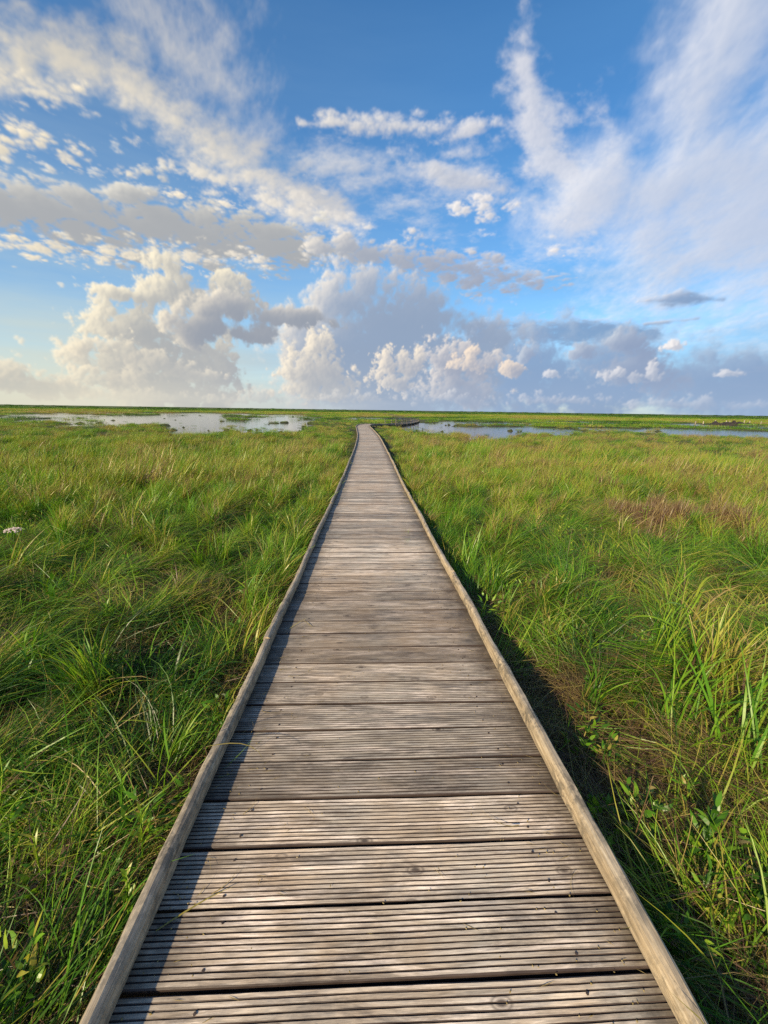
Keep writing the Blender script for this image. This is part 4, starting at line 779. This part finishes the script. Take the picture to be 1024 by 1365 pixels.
    x, y = wedge(rng, 900, .6, 3.4, 66); lt = np.abs(lateral(x,y)); keep = clear(x,y,.04) & (rng.uniform(0,1,len(x)) < np.clip(.25*np.exp(-(lt-.7)/.5)+.9*g2(x,y,1.15,.85,.3,.35)+.5*g2(x,y,-1.1,1.2,.4,.5)+.08,0,1)); x, y = x[keep], y[keep]; n = len(x); s = rng.uniform(.6,1.15,n)
    scatter('low_weeds', 'small leafy green weeds tangled in the grass along the walk', wd, 6, np.c_[x,y,ground_z(x,y)+.03], np.c_[rng.normal(0,.2,n),.1+rng.normal(0,.2,n),rng.uniform(0,6.28,n)], np.repeat(s[:,None],3,1), np.clip(.40+.12*rng.normal(size=n),.1,.75), seed=14)
    ls = proto_collection('leafy_stems', [proto('leafy_stem_%s' % 'abcd'[k], weed(820+k, 30, .40+.05*k, .013, 0)) for k in range(4)])
    x, y = wedge(rng, 1500, 3.2, 13, 58, 1.6); keep = clear(x,y,.3) & (rng.uniform(0,1,len(x)) < np.clip(.75*g2(x,y,-6.,6.5,3.,3.)+.30*g2(x,y,2.6,3.9,1.2,1.2)+.07,0,1)); x, y = x[keep], y[keep]; n = len(x); s = rng.uniform(.7,1.1,n)
    scatter('leafy_stems', 'thin yellow-green leafy stems scattered through the sward', ls, 4, np.c_[x,y,ground_z(x,y)], np.c_[rng.normal(0,.1,n),.12+rng.normal(0,.1,n),rng.uniform(0,6.28,n)], np.repeat(s[:,None],3,1), np.clip(.55+.07*rng.normal(size=n),.3,.75), seed=15)
    # bits of dry stalk and grit on the boards
    V = []; F = []
    for k in range(520):
        y = .45+4.2*rng.uniform()**1.7; x = .066+rng.choice([-1,1])*(HALF-.02-abs(rng.normal(0,.16))) if rng.uniform() < .6 else rng.uniform(-.55,.65)
        if abs(x-.066) > HALF-.012: continue
        l, w = (rng.uniform(.002,.0045), rng.uniform(.0012,.0028)) if rng.uniform() < .75 else (rng.uniform(.008,.03), .0008); a = rng.uniform(0,3.14) if l < .006 else rng.normal(0,.5); z = float(path_z(y))+.0022; o0 = len(V); c, sn = math.cos(a), math.sin(a)
        V += [(x-l*c,y-l*sn,z),(x+w*sn,y-w*c,z+.0004),(x+l*c,y+l*sn,z),(x-w*sn,y+w*c,z+.0004),(x,y,z+w*.8)]; F += [(o0,o0+1,o0+4),(o0+1,o0+2,o0+4),(o0+2,o0+3,o0+4),(o0+3,o0,o0+4)]
    for k in range(34):          # limp dry blades caught along the edging
        side = -1 if rng.uniform() < .7 else 1; y = .5+4.5*rng.uniform()**1.5; x = .066+side*(HALF-.01-abs(rng.normal(0,.10))); l = rng.uniform(.04,.13); a = rng.normal(.3,.6); z = float(path_z(y))+.003; pv = None
        for u in np.linspace(0,1,6):
            cx, cy, w = x-side*l*u*math.cos(a+.8*u), y+l*u*math.sin(a+.8*u), .0018*(1-u*.85); V += [(cx,cy-w,z+.006*math.sin(3.1*u)),(cx,cy+w,z+.006*math.sin(3.1*u))]
            if pv is not None: F.append((pv, len(V)-2, len(V)-1, pv+1))
            pv = len(V)-2
    n = len(V); o = link('debris', mesh_of('debris', V, F, M_LEAF, False, {'along': np.full(n,.8), 'rnd': np.full(n,.5)})); o['tint'] = .86; tag(o, 'pale grit and bits of dry stalk strewn on the boards', kind='stuff')
build_extra_cover()

# ------------------------------------------------------------------ footbridge railing, brushwood bank and its stakes, far off
def box(V, F, c, s, rz=0.):
    o = len(V); ca, sa = math.cos(rz), math.sin(rz)
    for dz in (-.5,.5):
        for (dx,dy) in ((-.5,-.5),(.5,-.5),(.5,.5),(-.5,.5)):
            X, Y = dx*s[0], dy*s[1]; V.append((c[0]+X*ca-Y*sa, c[1]+X*sa+Y*ca, c[2]+dz*s[2]))
    F += [tuple(o+i for i in f) for f in ((3,2,1,0),(4,5,6,7),(0,1,5,4),(1,2,6,5),(2,3,7,6),(3,0,4,7))]
def build_far_things():
    gm, nt, N, L = nodes('old_grey_timber'); b = N('ShaderNodeBsdfPrincipled'); geo = N('ShaderNodeNewGeometry'); L(ramp_out(N, L, noise(N, L, geo.outputs['Position'], 9, 4, .6), [(.3,(.045,.040,.032)),(.7,(.11,.10,.08))]), b.inputs['Base Color']); o = N('ShaderNodeOutputMaterial'); L(b.outputs[0], o.inputs[0])
    t = thing('footbridge_railing', 'small grey timber railing with evenly spaced posts where the walk crosses the pools', 'railing', (4.2,54,-.22))
    s0 = float(np.interp(51., _p[:,1], _s)); s1 = float(np.interp(69., _p[:,1], _s)); r = random.Random(8)
    for side in (-1, 1):
        prev = None
        for q in np.linspace(s0, s1, 8):
            p, d = path_at(q); k = d[:2]/np.hypot(*d[:2]); c = (p[0]+k[1]*side*.74-4.2, p[1]-k[0]*side*.74-54, p[2]+.22); rz = math.atan2(d[1], d[0])
            V, F = [], []; box(V, F, (0,0,.12), (.075,.075,1.16), rz); link('post', mesh_of('post', V, F, gm), t, c)
            if prev is not None:
                for hz, nm in ((.66,'handrail'),(.34,'rail')):
                    V, F = [], []; m = [(c[i]+prev[i])/2 for i in range(3)]; box(V, F, (0,0,0), (math.dist(c,prev)-.01,.035,.06), math.atan2(c[1]-prev[1], c[0]-prev[0])); link(nm, mesh_of(nm, V, F, gm), t, (m[0],m[1],m[2]+hz))
            prev = c
    # dark bank of mud and brushwood in the pool on the far right, with pale stakes behind it
    g = np.random.default_rng(3); V = []; F = []; nu, nv = 40, 9
    m, nt, N, L = nodes('brushwood_mud'); geo = N('ShaderNodeNewGeometry'); b = N('ShaderNodeBsdfPrincipled'); L(ramp_out(N, L, noise(N, L, geo.outputs['Position'], 3, 5, .7), [(.3,(.010,.008,.008)),(.7,(.034,.026,.022))]), b.inputs['Base Color']); b.inputs['Roughness'].default_value = .8; o = N('ShaderNodeOutputMaterial'); L(b.outputs[0], o.inputs[0])
    A, B = np.array((73.,84.)), np.array((85.,81.)); dr = (B-A)/np.linalg.norm(B-A); nr = np.array((-dr[1],dr[0])); ln = np.linalg.norm(B-A)
    for i in range(nu):
        u = i/(nu-1); hh = (.75*math.sin(math.pi*min(1,u*1.05))**.6)*(1+.25*float(g.normal()))
        for j in range(nv):
            v = j/(nv-1)*2-1; c = A+dr*ln*u+nr*v*1.6; V.append((c[0]+g.normal()*.1, c[1]+g.normal()*.1, WATER-.15+max(0,1-v*v)*hh+g.normal()*.05))
    for i in range(nu-1):
        for j in range(nv-1): F.append((i*nv+j, (i+1)*nv+j, (i+1)*nv+j+1, i*nv+j+1))
    tag(link('mud_bank', mesh_of('mud_bank', V, F, m)), 'dark brushwood and mud bank lying in the far pool', kind='structure')
    V, F = [], []; box(V, F, (0,0,.15), (.16,.16,1.3)); box(V, F, (.01,0,.82), (.12,.12,.05)); pm, nt, N, L = nodes('pale_stake'); b = N('ShaderNodeBsdfPrincipled'); geo = N('ShaderNodeNewGeometry'); L(ramp_out(N, L, noise(N, L, geo.outputs['Position'], 6, 4, .6), [(.3,(.20,.17,.13)),(.7,(.36,.32,.26))]), b.inputs['Base Color']); o = N('ShaderNodeOutputMaterial'); L(b.outputs[0], o.inputs[0])
    me = mesh_of('stake', V, F, pm); rr = random.Random(6)
    for k in range(15):
        u = k/14; c = np.array((76.,89.))+np.array((27.,-5.))*u+np.array((rr.uniform(-.6,.6),rr.uniform(-.5,.5)))
        tag(link('stake', me, None, (c[0],c[1],float(ground_z(c[0],c[1]))), (rr.gauss(0,.04),rr.gauss(0,.04),rr.uniform(0,3)), (1,1,rr.uniform(.8,1.15))), 'one of the pale wooden stakes in the row behind the dark mud bank', 'stake', 'pale stakes behind the far mud bank')
build_far_things()
